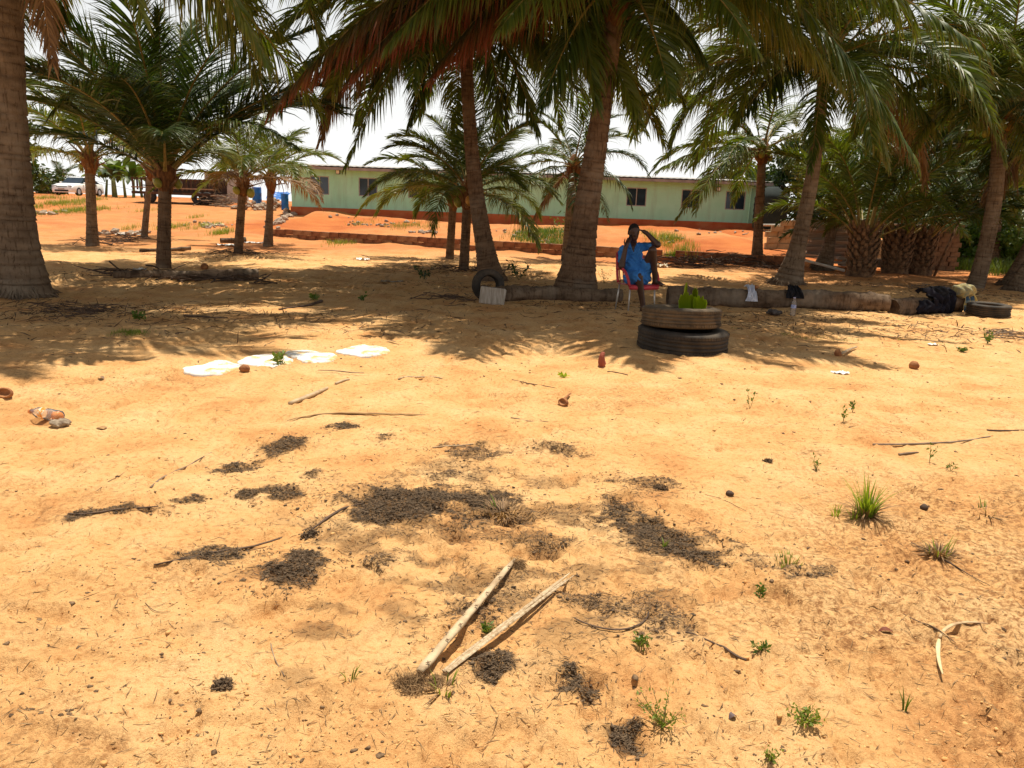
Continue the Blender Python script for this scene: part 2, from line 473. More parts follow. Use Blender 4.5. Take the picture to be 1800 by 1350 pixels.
# ------------------------------------------------------------------ mulch patches: (u, v, ru, rv, tilt px/px, density, label)
MULCH = [
 (705, 882, 135, 30, 0.04, 1.0, 'long thick band of dark rotted mulch at the centre of the sand'),
 (850, 893, 80, 34, 0.12, .9, 'right end of the dark mulch band, dry grass sticking out'),
 (500, 872, 50, 16, -0.05, .75, 'ragged dark mulch just left of the long band'),
 (497, 782, 46, 17, -0.05, .8, 'oval dark mulch patch, farthest left behind the long band'),
 (418, 823, 36, 11, 0.0, .7, 'small flat dark mulch patch left of the oval one'),
 (600, 753, 26, 6, 0.0, .8, 'thin dark mulch streak, farthest from the camera'),
 (818, 797, 58, 13, 0.05, .55, 'brown mulch patch behind a thin pale stick'),
 (672, 772, 22, 8, 0.0, .5, 'small brown mulch scrap with a curled pale strip'),
 (790, 835, 62, 13, -0.02, .45, 'broken mulch scraps just behind the long band'),
 (555, 832, 28, 9, 0.1, .5, 'small dark scraps between the oval patch and the long band'),
 (520, 990, 66, 36, 0.18, 1.0, 'rounded dark brown mulch mat left of the two stalks'),
 (372, 981, 66, 15, -0.10, .75, 'stringy dark mulch trailing left from the rounded mat'),
 (215, 897, 78, 9, -0.06, .7, 'long thin stringy mulch streak, leftmost of all'),
 (335, 879, 24, 9, -0.1, .7, 'small dark mulch clot right of the long thin streak'),
 (436, 868, 26, 8, -0.1, .8, 'small black crust left of the long band'),
 (663, 986, 42, 18, -0.1, .4, 'faint brown mulch stain between the mat and the band'),
 (1095, 897, 62, 22, 0.35, .65, 'upper half of the slanting mulch strip right of centre'),
 (1185, 950, 74, 26, 0.35, .85, 'lower half of the slanting mulch strip right of centre'),
 (1130, 848, 70, 14, 0.1, .5, 'torn brown mulch sheet farthest right behind the strip'),
 (985, 792, 34, 12, 0.2, .5, 'scattered brown scraps right of the thin pale stick'),
 (955, 945, 52, 18, 0.1, .35, 'thin brown mulch dusting above the two stalks'),
 (940, 1045, 130, 30, 0.08, .45, 'wide brown mulch area under the tops of the stalks'),
 (1120, 1075, 70, 34, 0.3, .35, 'faint mulch area right of the split stalk'),
 (835, 1085, 62, 34, -0.2, .45, 'brown mulch between the lower halves of the stalks'),
 (866, 1181, 40, 28, 0.1, .95, 'compact round dark clod below the split stalk'),
 (1022, 1200, 48, 32, 0.2, .75, 'dark crumbly clod right of the round one'),
 (1083, 1303, 38, 30, 0.3, .95, 'dark crumbly clod nearest the bottom edge'),
 (1345, 1000, 62, 18, 0.15, .4, 'pale brown mulch stain with green shoots'),
 (1445, 1003, 34, 12, 0.1, .4, 'small brown stain at far right of the green shoots'),
]
def px_axes(u, v, ru, rv):
    c = G(u, v); a = G(u + ru, v); b = G(u, v - rv); b2 = G(u, v + rv)
    return c, abs(a[0] - c[0]), 0.5 * abs(b[1] - b2[1])
MP = []
for (u, v, ru, rv, tl, den, lab) in MULCH:
    c, rx, ry = px_axes(u, v, ru, rv)
    # tilt: pixel slope -> ground angle
    e = G(u + ru, v + ru * tl)
    ang = math.atan2(e[1] - c[1], e[0] - c[0])
    MP.append((c[0], c[1], rx / max(math.cos(ang), .5), ry, ang, den, lab))
    LAMP.append((c[0], c[1], rx * .8, ry * .8, ang, 0.014 * den))
_c, _rx, _ry = px_axes(850, 935, 400, 190)
CORE = (_c[0], _c[1], _rx, _ry)
def mulch_r(x, y, u, v, cx, rx, ry):
    s_ = .55 * math.sqrt(rx * ry) + .05
    return np.sqrt(u * u + v * v) + 1.9 * fbm(x / s_ + cx * 7, y / s_ * .8, 3) + 1.0 * fbm(x / .06, y / .045, 3)
def mulch_field(x, y):
    f = np.zeros_like(x)
    for (cx, cy, rx, ry, a, den, lab) in MP:
        R = max(rx, ry) * 1.6
        m = (np.abs(x - cx) < R) & (np.abs(y - cy) < R)
        if not m.any(): continue
        ca, sa = math.cos(a), math.sin(a)
        u = ((x[m] - cx) * ca + (y[m] - cy) * sa) / rx; v = (-(x[m] - cx) * sa + (y[m] - cy) * ca) / ry
        r = mulch_r(x[m], y[m], u, v, cx, rx, ry)
        f[m] = np.maximum(f[m], den * (1 - ss(.55, 1.05, r)) * (.55 + .9 * (fbm(x[m] / .07, y[m] / .07, 3) + .5)))
    # thin brown dusting that ties the patches together
    u = (x - CORE[0]) / CORE[2]; v = (y - CORE[1]) / CORE[3]
    m = (np.abs(u) < 1.6) & (np.abs(v) < 1.6)
    if m.any():
        r = np.sqrt(u[m] ** 2 + v[m] ** 2) + 1.2 * fbm(x[m] / .8, y[m] / .8, 3)
        f[m] = np.maximum(f[m], .62 * (1 - ss(.5, 1.15, r)) * ss(.0, .16, fbm(x[m] / .17 + 9, y[m] / .11, 4)))
    return f
# raised rims of sand and shoe prints that can be made out in the foreground
for (u, v, a) in ((960, 1325, .5), (1290, 1205, -.6), (1380, 1060, .7), (640, 880, .2)):
    p = G(u, v); FOOT.append((p[0], p[1], a, .016, 1))
TYRE_C = G(1198, 616)
LAMP.append((TYRE_C[0], TYRE_C[1], .75, .75, 0, 0.03))

# ------------------------------------------------------------------ ground
def axis_pts(a, b, h, g):
    """from a to b with first step h growing by g"""
    p = [a]; s = h
    while p[-1] < b: p.append(p[-1] + s); s *= g
    return np.array(p)
xp = axis_pts(3.2, 420, .018, 1.022)
gx = np.concatenate([-xp[::-1], np.arange(-3.2 + .018, 3.2 - .009, .018), xp])
y1 = axis_pts(1.55, 16, .013, 1.0065)
y2 = axis_pts(y1[-1], 900, y1[-1] - y1[-2], 1.03)
gy = np.concatenate([np.linspace(-60, 1.4, 30), y1, y2[1:]])
GX, GY = np.meshgrid(gx, gy, indexing='ij')
fx, fy = GX.ravel(), GY.ravel()
fz = gz(fx, fy)
nx, ny = len(gx), len(gy)
FZ = fz.reshape(nx, ny)
def gz(x, y):
    """height of the built ground sheet"""
    x = np.atleast_1d(np.asarray(x, float)); y = np.atleast_1d(np.asarray(y, float))
    i = np.clip(np.searchsorted(gx, x) - 1, 0, nx - 2); j = np.clip(np.searchsorted(gy, y) - 1, 0, ny - 2)
    a = np.clip((x - gx[i]) / (gx[i + 1] - gx[i]), 0, 1); b = np.clip((y - gy[j]) / (gy[j + 1] - gy[j]), 0, 1)
    return (FZ[i, j] * (1 - a) + FZ[i + 1, j] * a) * (1 - b) + (FZ[i, j + 1] * (1 - a) + FZ[i + 1, j + 1] * a) * b
I = (np.arange(nx - 1)[:, None] * ny + np.arange(ny - 1)[None]).ravel()
gf = np.stack([I, I + ny, I + ny + 1, I + 1], -1)
gme = mesh_np('ground', np.stack([fx, fy, fz], -1), gf, True)
attr(gme, 'dark', np.clip(mulch_field(fx, fy) * .8, 0, .9))
redm = ss(17, 30, fy + 10 * fbm(fx / 6, fy / 6, 3)) * (0.70 + 0.30 * ss(-.1, .1, fbm(fx / 9 + 4, fy / 5, 2)))
attr(gme, 'red', redm)
attr(gme, 'rough', rough_zone(fx, fy))
gme.materials.append(ground_material())
ground = link('ground', gme)
ground['kind'] = 'structure'; ground['label'] = 'orange sandy yard rising to red earth behind'

# ------------------------------------------------------------------ palms
def bez(P, n):
    P = [np.asarray(p, float) for p in P]
    t = np.linspace(0, 1, n)[:, None]
    if len(P) == 3: return (1-t)**2*P[0] + 2*t*(1-t)*P[1] + t*t*P[2]
    return (1-t)**3*P[0] + 3*t*(1-t)**2*P[1] + 3*t*t*(1-t)*P[2] + t**3*P[3]
def resample(C, n):
    d = np.r_[0, np.cumsum(np.linalg.norm(np.diff(C, axis=0), axis=1))]
    s = np.linspace(0, d[-1], n)
    return np.stack([np.interp(s, d, C[:, k]) for k in range(3)], -1), d[-1]

def frond_mesh(name, curve, n=100, leaf=0.85, width=0.030, droop=0.9, petiole=0.16, seed=0, plume=0.12, mat=None, rmat=None, rr=0.032, gap=0.04, segs=4):
    """one pinnate leaf: a rachis along the curve with two rows of hanging leaflets"""
    r = np.random.default_rng(seed)
    C, L = resample(np.asarray(curve, float), 60)
    T = np.gradient(C, axis=0); T /= np.linalg.norm(T, axis=1)[:, None]
    h = C[-1] - C[0]; h[2] = 0
    if np.linalg.norm(h) < 1e-3: h = np.array([1., 0, 0])
    h /= np.linalg.norm(h)
    side0 = np.array([h[1], -h[0], 0])
    s = np.repeat(np.linspace(petiole, 0.995, n), 2)
    sg = np.tile([1.0, -1.0], n)
    s = np.clip(s + r.normal(0, .25 / n, len(s)), petiole, .998)
    keep = r.random(len(s)) > gap
    for _ in range(3):                  # torn stretches
        a0 = r.uniform(petiole, .95); keep &= ~((np.abs(s - a0) < r.uniform(.008, .03)) & (sg == r.choice([-1., 1.])) & (r.random(len(s)) < .8))
    s, sg = s[keep], sg[keep]; m = len(s)
    k = s * 59
    i0 = np.minimum(k.astype(int), 58); fr = (k - i0)[:, None]
    base = C[i0] * (1 - fr) + C[i0 + 1] * fr
    t = T[i0] * (1 - fr) + T[i0 + 1] * fr
    side = side0[None] * sg[:, None]
    nrm = np.cross(t, side0[None]); nrm *= np.sign(nrm[:, 2:3] + 1e-6)
    q = (s - petiole) / (1 - petiole)
    ln = leaf * (0.45 + 0.55 * ss(0, .25, q)) * (1 - 0.72 * ss(.45, 1.0, q)) * r.uniform(.82, 1.1, m)
    A = np.radians((72 if droop > .7 else 60) - 42 * q ** 1.3 + r.normal(0, 5, m))[:, None]
    d = side * np.sin(A) + t * np.cos(A) + nrm * (0.25 + r.normal(0, plume, m))[:, None]
    d /= np.linalg.norm(d, axis=1)[:, None]
    dr = (droop * r.uniform(.6, 1.4, m) * np.where(r.random(m) < .06, 2.2, 1) * (1 - .35 * q))[:, None]
    pts = [base]; dirs = [d]
    for j in range(segs):
        d = d + np.array([0, 0, -1.0]) * dr * ((0.12 + 0.26 * j) if droop < 1.2 else (.55, .35, .2, .1, .1)[j])
        d /= np.linalg.norm(d, axis=1)[:, None]
        pts.append(pts[-1] + d * (ln / segs)[:, None]); dirs.append(d)
    wprof = np.interp(np.arange(segs + 1) / segs, [0, .25, .6, 1], [.55, 1.0, .8, .04])
    V = np.empty((m, segs + 1, 2, 3)); tw = r.normal(0, .5, m)[:, None]
    for j in range(segs + 1):
        w = t - dirs[j] * (t * dirs[j]).sum(1)[:, None]
        w /= np.linalg.norm(w, axis=1)[:, None] + 1e-9
        b2 = np.cross(dirs[j], w)
        w = w * np.cos(tw + .5) + b2 * np.sin(tw + .5)
        hw = 0.5 * width * wprof[j] * r.uniform(.8, 1.15, m)[:, None]
        V[:, j, 0] = pts[j] - w * hw; V[:, j, 1] = pts[j] + w * hw
    per = (segs + 1) * 2
    F = []
    for j in range(segs):
        F.append(np.stack([np.arange(m)*per + 2*j, np.arange(m)*per + 2*j+1, np.arange(m)*per + 2*j+3, np.arange(m)*per + 2*j+2], -1))
    F = np.concatenate(F); V = V.reshape(-1, 3)
    tone = np.repeat(r.random(m), per)
    tip = np.tile(np.repeat(np.arange(segs + 1) / segs, 2), m) * np.repeat(r.uniform(.75, 1.05, m), per)
    # rachis
    mb = MB(); kk = np.linspace(0, 59, 22).astype(int)
    sr = kk / 59
    mb.tube(C[kk], rr * (1.25 * (1 - sr) ** 1.2 + .12) * (1 + 1.3 * np.exp(-sr * 22)), 5, True, flat=.75)
    RV = np.concatenate(mb.v); nf = len(F)
    quads = np.array([f for f in mb.f if len(f) == 4])
    Vall = np.concatenate([V, RV]); Fall = np.concatenate([F, quads + len(V)])
    me = mesh_np(name, Vall, Fall, True)
    attr(me, 'tone', np.r_[tone, np.full(len(RV), .5)]); attr(me, 'tip', np.r_[tip, np.zeros(len(RV))])
    me.materials.append(mat); me.materials.append(rmat or RACHIS)
    mi = np.zeros(len(Fall), np.int32); mi[nf:] = 1
    me.polygons.foreach_set('material_index', mi)
    return me

def arc_curve(L, e0, e1, p=1.3, sway=0.0):
    s = np.linspace(0, 1, 40)
    e = np.radians(e0 + (e1 - e0) * s ** p)
    ds = L / 39
    x = np.r_[0, np.cumsum(np.cos(e[:-1]) * ds)]; z = np.r_[0, np.cumsum(np.sin(e[:-1]) * ds)]
    return np.stack([x, sway * L * s ** 2, z], -1)

TEMPL = {}
def template(style, e0, var, stiff=1.0):
    key = (style, e0, var, stiff)
    if key in TEMPL: return TEMPL[key]
    r = np.random.default_rng(hash(key) % 2 ** 31 if False else (abs(e0) * 7 + var * 131 + len(style) * 17 + (e0 < 0) * 977))
    n, width = (170, .033)
    if style.startswith('far'): n, width = 84, .048
    mat = {'green': GREEN, 'far_green': GREEN, 'deep': DEEP, 'far_deep': DEEP, 'yellow': YELLOW, 'far_yellow': YELLOW,
           'dry': DRY, 'far_dry': DRY, 'oil': GREEN, 'far_oil': DEEP}[style]
    dry = 'dry' in style; oil = 'oil' in style
    fall = r.uniform(65, 95) if e0 > -10 else r.uniform(30, 50)
    e1 = max(e0 - stiff * fall * (1.0 if e0 < 60 else .85), -86)
    c = arc_curve(1.0 * 4.2, e0, e1, r.uniform(1.2, 1.7), r.uniform(-.08, .08))
    me = frond_mesh('frond', c, n, 1.12 if not oil else .72, width, (.32 if e0 >= 45 else .6 if e0 >= 15 else 1.1) * (1.5 if dry else 1) * (.8 if oil else 1), .14 if not oil else .2,
                    seed=abs(e0) * 31 + var, plume=.13 if not oil else .38, mat=mat, rmat=RACHIS_DRY if dry else RACHIS)
    TEMPL[key] = me
    return me

def trunk_mesh(name, curve, r0, r1, flare, mat, parent, seed, ring=0.095, sides=22, depth=.045):
    r = np.random.default_rng(seed)
    C, L = resample(np.asarray(curve, float), 200)
    # ring positions
    ss_ = [0.0]
    while ss_[-1] < L: ss_.append(ss_[-1] + ring * r.uniform(.45, 1.7))
    ss_ = np.array(ss_)
    st = []; ph = []
    for a, b in zip(ss_[:-1], ss_[1:]):
        for f in (0.0, .12, .5, .88):
            st.append(a + (b - a) * f); ph.append(f)
    st = np.array(st); ph = np.array(ph)
    k = np.clip(st / L, 0, 1)
    P = np.stack([np.interp(k, np.linspace(0, 1, 200), C[:, q]) for q in range(3)], -1)
    rad = r1 + (r0 - r1) * (1 - k) ** 1.1 + flare * np.exp(-(st / 0.62) ** 1.6) + flare * .12 * np.exp(-st / 1.3)
    rad = rad * (1 + depth * np.repeat(r.uniform(.15, 1.3, len(ss_) - 1), 4) * np.interp(ph, [0, .12, .5, .88, 1], [-1.0, .9, .35, .0, -1.0]))
    n = sides; th = np.linspace(0, 2*PI, n, endpoint=False)
    lump = 1 + .05 * np.sin(2*th[None] + st[:, None]*1.3) + .03 * np.sin(5*th[None] - st[:, None]*2.1) + r.normal(0, .012, (len(st), n))
    T = np.gradient(C, axis=0)[np.clip((k * 199).astype(int), 0, 199)]; T /= np.linalg.norm(T, axis=1)[:, None]
    A = np.cross(T, np.array([0, 1., 0])); A /= np.linalg.norm(A, axis=1)[:, None]; B = np.cross(T, A)
    tilt = 0.05 * np.sin(th[None] + r.uniform(0, 6, len(ss_) - 1).repeat(4)[:, None])   # rings are not quite level
    V = P[:, None] + rad[:, None, None] * lump[..., None] * (np.cos(th)[None, :, None]*A[:, None] + np.sin(th)[None, :, None]*B[:, None]) + tilt[..., None] * T[:, None] * (rad[:, None, None]) * .5
    m = len(st)
    a = (np.arange(m-1)[:, None]*n + np.arange(n)[None]).ravel(); b_ = (np.arange(m-1)[:, None]*n + (np.arange(n)[None]+1) % n).ravel()
    F = np.stack([a, a + n, b_ + n, b_], -1)
    me = mesh_np(name, V.reshape(-1, 3), F, True)
    sc = np.interp(ph, [0, .12, .5, .88], [1, .35, 0, .5])
    attr(me, 'scar', np.repeat(sc * np.repeat(r.uniform(.1, 1.0, len(ss_) - 1), 4), n))
    me.materials.append(mat)
    return link(name, me, parent)

def add_frond(root, me, loc, az, sc, tint=None):
    o = link('frond', me, root, loc)
    o.rotation_euler = (random.uniform(-.12, .12), 0, az); o.scale = (sc, sc, sc)
    return o
def explicit_frond(root, org, C, Tp, arch, mat, leaf=.95, n=120, droop=1.0, seed=0, frac=.42, side=0.0, rmat=None, width=.028):
    C = np.asarray(C, float); Tp = np.asarray(Tp, float)
    mid = C + (Tp - C) * frac; mid[2] = max(C[2], Tp[2]) + arch
    h = Tp - C; mid[:2] += np.array([-h[1], h[0]]) * side
    c = bez([C, mid, Tp], 50) - org; n = int(n * 1.25)
    me = frond_mesh('frond', c, n, leaf * 1.18, width * 1.15, droop, .13, seed, mat=mat, rmat=rmat)
    return link('frond', me, root)

def nut_mesh(r, h):
    mb = MB(); pr = [(0.001, -h), (r*.6, -h*.82), (r*.95, -h*.3), (r, .1*h), (r*.75, h*.7), (r*.3, h*.95), (.001, h)]
    return mb.lathe(pr, 10)
NUTME = mesh_np('coconut', np.concatenate(nut_mesh(.105, .135).v), nut_mesh(.105, .135).f, True); NUTME.materials.append(NUT)
NUTME2 = NUTME.copy(); NUTME2.materials.clear(); NUTME2.materials.append(NUT_ORANGE)

def crown_base(root, c, r, seed, col_mat=COIR, stubs=9, up=.5):
    """fibrous heart with stubs of old leaf bases"""
    rr = np.random.default_rng(seed)
    mb = MB()
    z = np.linspace(-.35, up, 9)
    mb.tube([[c[0] + rr.normal(0, .01), c[1] + rr.normal(0, .01), c[2] + q] for q in z],
            r * np.array([1.0, 1.15, 1.45, 1.7, 1.75, 1.6, 1.3, .9, .35]), 14, True, jit=.06)
    mb.build('crown_heart', col_mat, root, True)
    sb = MB()
    for k in range(stubs):
        a = k * 2.4 + rr.uniform(-.3, .3); zz = rr.uniform(-.30, .12); ln = rr.uniform(.25, .6)
        d = np.array([math.cos(a), math.sin(a), rr.uniform(.15, 1.0)])
        p0 = np.array([c[0], c[1], c[2] + zz]) + d * r * .8 * np.array([1, 1, 0])
        sb.tube([p0, p0 + d * ln * .45, p0 + d * ln + [0, 0, -.05 * ln]], [r * .42, r * .30, r * .16], 6, True, flat=.5)
    sb.build('leaf_stub', BOOT if seed % 2 else COIR, root, True)

def palm(name, label, base, crown, r0, r1, flare, fronds, L, style, seed, ctrl=None, nuts=0, emax=82, emin=-35, ring=.095, mat=None,
         old=.2, heart=True, group='palms of the grove', az0=None, hole=None, stiff=1.0):
    """fronds: number of leaves spread round the crown; older leaves hang lower"""
    rr = random.Random(seed)
    base = np.asarray(base, float); crown = np.asarray(crown, float)
    root = empty(name, base); tag(root, label, 'palm tree', group)
    c = crown - base
    mid = c * .5 if ctrl is None else np.asarray(ctrl, float)
    cur = bez([np.array([0, 0, -.12]), mid, c], 60)
    trunk_mesh('trunk', cur, r0, r1, flare, mat or TRUNK, root, seed, ring)
    if heart: crown_base(root, c, r1, seed)
    if flare >= .09:
        q = np.random.default_rng(seed + 7); mb = MB(); R = r0 + flare * 1.05
        for k in range(110):
            a = q.uniform(0, 2 * PI); d = np.array([math.cos(a), math.sin(a), 0]); z0 = q.uniform(.02, .16); o1 = q.uniform(1.0, 1.35)
            e = base + d * R * o1; ez = gz1(e[0], e[1]) - base[2]
            mb.tube([d * R * .86 + [0, 0, z0], d * R * (.5 + .5 * o1) + [q.normal(0, .02), q.normal(0, .02), z0 * .45 + ez * .5], d * R * o1 + [q.normal(0, .03), q.normal(0, .03), ez - .01]], [.014, .010, .005], 5, False)
        mb.build('root_mass', mat or TRUNK, root, True)['kind'] = 'stuff'
    for k in range(fronds):
        f = (k + .5) / fronds
        e = emax + (emin - emax) * f ** .95 + rr.uniform(-7, 7)
        az = (az0 or 0) + k * 2.39996 + rr.uniform(-.25, .25)
        if hole:
            a = (az + PI) % (2 * PI) - PI
            if hole[0] < a < hole[1] and e < hole[2]: continue
        eq = int(round(e / 15) * 15)
        st = style
        if f > 1 - old: st = ('far_' if style.startswith('far') else '') + rr.choice(['yellow', 'yellow', 'dry'])
        me = template(st, eq, rr.randrange(3), stiff)
        p = c + np.array([math.cos(az), math.sin(az), 0]) * r1 * .6 + np.array([0, 0, .25 * (1 - f) + .05])
        add_frond(root, me, p, az, L / 4.2 * rr.uniform(.85, 1.1) * (1 - .15 * (f < .12)))
    for k in range(nuts):
        a = k * 1.9 + seed; o = link('coconut', NUTME2 if k % 4 == 3 else NUTME, root, c + np.array([math.cos(a) * (r1 + .13), math.sin(a) * (r1 + .13), rr.uniform(-.28, .12)]))
        o.rotation_euler = (rr.uniform(-.4, .4), rr.uniform(-.4, .4), 0); o.scale = [rr.uniform(.8, 1.1)] * 3
    return root, base, crown
# ------------------------------------------------------------------ the palms of the photograph
def X(u, v, Y): return at_y(u, v, Y)
# big trunk at the left edge, crown above the frame
b = G(38, 520); c = X(20, 0, b[1]); c = c + (c - b) / (c[2] - b[2]) * (6.0 - c[2])
P1 = palm('palm_tree', 'thick grey palm trunk at the far left, crown above the frame', b, c, .25, .19, .17, 52, 5.5, 'green', 1,
          emax=72,
          ctrl=(c - b) * .5 + [-.16, 0, 0], emin=-10, ring=.12, hole=(-.9, .6, 12), old=0)
explicit_frond(P1[0], b, c + [.1, 0, .2], X(474, 118, 10.6), .95, YELLOW, .9, seed=3, droop=1.3)
explicit_frond(P1[0], b, c + [.1, 0, .1], X(92, 112, 10.2), .25, DRY, .7, 100, seed=4, droop=1.6, rmat=RACHIS_DRY)
explicit_frond(P1[0], b, c + [.1, 0, .1], X(250, 30, 9.2), .9, GREEN, .85, 110, seed=5, droop=1.2)
# dark young palm on the left
b = G(287, 470); c = X(290, 312, b[1] + .1)
P2 = palm('palm_tree', 'dark bushy young palm on the left with a fallen log at its foot', b, c, .125, .135, .03, 25, 4.1, 'deep', 7,
          emax=86, emin=30, stiff=.72, old=.05, nuts=3, ring=.075, mat=TRUNK_RED, az0=.5)
explicit_frond(P2[0], b, c + [0, 0, .2], X(522, 262, b[1] - 1.0), 1.2, GREEN, .8, 110, seed=31, droop=1.1)
explicit_frond(P2[0], b, c + [0, 0, .2], X(88, 205, b[1] - 1.2), 1.7, GREEN, .8, 110, seed=32, droop=1.0)
# pair behind it
b = G(163, 432); c = X(157, 285, b[1])
palm('palm_tree', 'palm with orange leaf bases standing in front of the white car', b, c, .125, .14, .06, 16, 3.1, 'far_green', 13,
     emax=80, emin=12, stiff=.75, old=.1, ring=.08)
b = G(253, 418); c = X(264, 300, b[1])
palm('palm_tree', 'slim palm just left of the dark bushy one, mostly hidden', b, c, .10, .10, .02, 11, 2.6, 'far_green', 19, emax=78, emin=25, stiff=.7, ring=.09)
b = G(418, 446); c = X(427, 322, b[1])
palm('palm_tree', 'short palm with yellowing leaves left of the house corner', b, c, .105, .11, .02, 17, 2.7, 'far_green', 23, emax=82, emin=8, stiff=.85, old=.1,
     nuts=2, ring=.07, mat=TRUNK_RED)
b = G(471, 432); c = X(476, 322, b[1])
palm('palm_tree', 'short palm at the left end of the low block wall', b, c, .11, .11, .06, 15, 2.7, 'far_green', 29, emax=78, emin=5, old=.3, ring=.08)
# middle pair in front of the house
b = G(815, 470); c = X(822, 345, b[1])
P9 = palm('palm_tree', 'low palm with coconuts in front of the green house', b, c, .10, .12, .03, 19, 2.9, 'green', 37, emax=84, emin=4, old=.12,
          nuts=6, ring=.07, mat=TRUNK_RED)
b = G(790, 456); c = X(797, 350, b[1])
palm('palm_tree', 'slimmer palm close behind the low coconut palm', b, c, .10, .11, .02, 14, 3.0, 'far_deep', 41, emax=80, emin=10, old=.15, ring=.07, mat=TRUNK_RED)
# tall pair that shades the yard
b = G(866, 492); c = X(818, 38, b[1] + .2)
P7 = palm('palm_tree', 'tall slender palm leaning left with a tyre at its foot', b, c, .185, .125, .10, 44, 5.1, 'green', 43,
          ctrl=[-.62, .1, 2.2], emax=72, emin=-5, ring=.085, mat=TRUNK_RED, old=.1)
for k, (u, v, Y, ar, m_, lf, dr) in enumerate([(607, 292, 15.6, .30, GREEN, .75, 1.2), (718, 225, 16.2, .15, GREEN, .7, 1.5), (945, 235, 16.0, .2, GREEN, .8, 1.3),
                                      (1010, 150, 17.4, .5, DEEP, .8, 1.2), (655, 150, 18.5, .6, DEEP, .8, 1.3), (890, 215, 19, .3, DEEP, .8, 1.4)]):
    explicit_frond(P7[0], b, c + [0, 0, .1], X(u, v, Y), ar, m_, lf, 110, droop=dr, seed=50 + k)
b = G(1008, 518); c = X(1084, 8, b[1] - .1)
P8 = palm('palm_tree', 'stout palm with swollen base beside the seated person', b, c, .25, .16, .20, 50, 5.4, 'green', 47,
          ctrl=[.22, 0, 2.2], emax=72, emin=20, ring=.10, mat=TRUNK_RED, old=.05, nuts=4)
for k, (u, v, Y, ar, m_, lf, dr, sd) in enumerate([
        (474, 195, 12.6, 1.75, REDDISH, 1.0, 1.9, 0), (555, 135, 13.6, 1.3, REDDISH, 1.15, 1.9, 0), (610, 140, 12.9, 1.5, REDDISH, 1.0, 1.9, 0), (760, 130, 13.4, 1.2, REDDISH, 1.0, 1.9, 0), (680, 80, 12.4, 1.6, GREEN, 1.0, 1.7, 0), (1612, 285, 12.6, 1.75, GREEN, .95, 1.35, 0),
        (1740, 95, 11.2, 1.3, GREEN, .95, 1.6, 0), (1480, 150, 14.4, 1.3, YELLOW, .95, 1.8, 0), (1178, 170, 12.8, .25, GREEN, .8, .9, 0), (950, 190, 13.2, .25, DEEP, .85, 1.3, 0),
        (1240, 110, 14.0, .45, DEEP, .85, 1.2, 0), (700, 60, 15.2, 1.0, REDDISH, 1.1, 1.9, 0), (1330, 90, 11.4, .9, GREEN, .95, 1.6, 0), (880, 50, 11.6, .8, GREEN, .95, 1.5, 0),
        (1050, 130, 16.2, .3, DEEP, .85, 1.2, 0)]):
    explicit_frond(P8[0], b, c + [0, 0, .1], X(u, v, Y), ar, m_, lf, 135, droop=dr, seed=70 + k)
# behind the stout palm
b = G(992, 424); b = np.array([1.6, 25.2, gz1(1.6, 25.2)]); c = X(1008, 300, 25.2)
palm('palm_tree', 'palm half hidden behind the stout trunk, house behind it', b, c, .14, .13, .03, 18, 2.6, 'far_deep', 53, emax=84, emin=-40, old=.08, ring=.08)
# right of centre
b = G(1330, 466); c = X(1340, 272, b[1])
P12 = palm('palm_tree', 'palm beside the right end of the house, brushwood at its foot', b, c, .14, .13, .08, 13, 3.6, 'far_green', 59, emax=75, emin=-10, old=.02,
           ring=.085, mat=TRUNK_RED, nuts=4)
explicit_frond(P12[0], b, c, X(1155, 300, b[1] - 1), .6, GREEN, .8, 80, seed=60, droop=1.2, width=.04)
explicit_frond(P12[0], b, c, X(1165, 185, b[1] + .6), 1.1, GREEN, .75, 80, seed=61, droop=1.2, width=.04)
explicit_frond(P12[0], b, c, X(1190, 385, b[1] - 1.2), .25, YELLOW, .7, 80, seed=62, droop=1.1, width=.04)
b = G(1382, 502); c = X(1450, 120, b[1] - .3)
P13 = palm('palm_tree', 'leaning palm rising behind the fallen log right of centre', b, c, .165, .13, .20, 30, 4.5, 'green', 61,
           ctrl=[.42, 0, 1.9], emax=80, emin=-5, ring=.10, old=.04)
for k, (u, v, Y, ar, m_, lf, dr) in enumerate([(1132, 168, 16.8, .35, GREEN, .85, 1.2), (1424, 300, 15.6, .5, GREEN, .7, .7), (1560, 290, 17.2, .5, YELLOW, .9, 1.3),
                                      (1650, 240, 18, .6, GREEN, .9, 1.4), (1290, 220, 16.5, .35, DEEP, .85, 1.2)]):
    explicit_frond(P13[0], b, c + [0, 0, .1], X(u, v, Y), ar, m_, lf, 110, droop=dr, seed=90 + k)
b = G(1712, 506); c = X(1758, 222, b[1] - .2)
P14 = palm('palm_tree', 'straight palm with green coconuts at the right, clothes at its foot', b, c, .175, .16, .05, 26, 4.6, 'green', 67,
           ctrl=[.30, 0, 1.6], emax=82, emin=14, ring=.075, nuts=13, old=.04)
for k, (u, v, Y, ar, m_, lf, dr) in enumerate([(1682, 240, 16.8, 1.3, GREEN, .8, .75), (1600, 150, 18, 1.2, GREEN, .9, 1.3), (1880, 200, 17, .8, DEEP, .9, 1.2), (1850, 330, 18, .3, YELLOW, .9, 1.2)]):
    explicit_frond(P14[0], b, c + [0, 0, .1], X(u, v, Y), ar, m_, lf, 110, droop=dr, seed=110 + k)
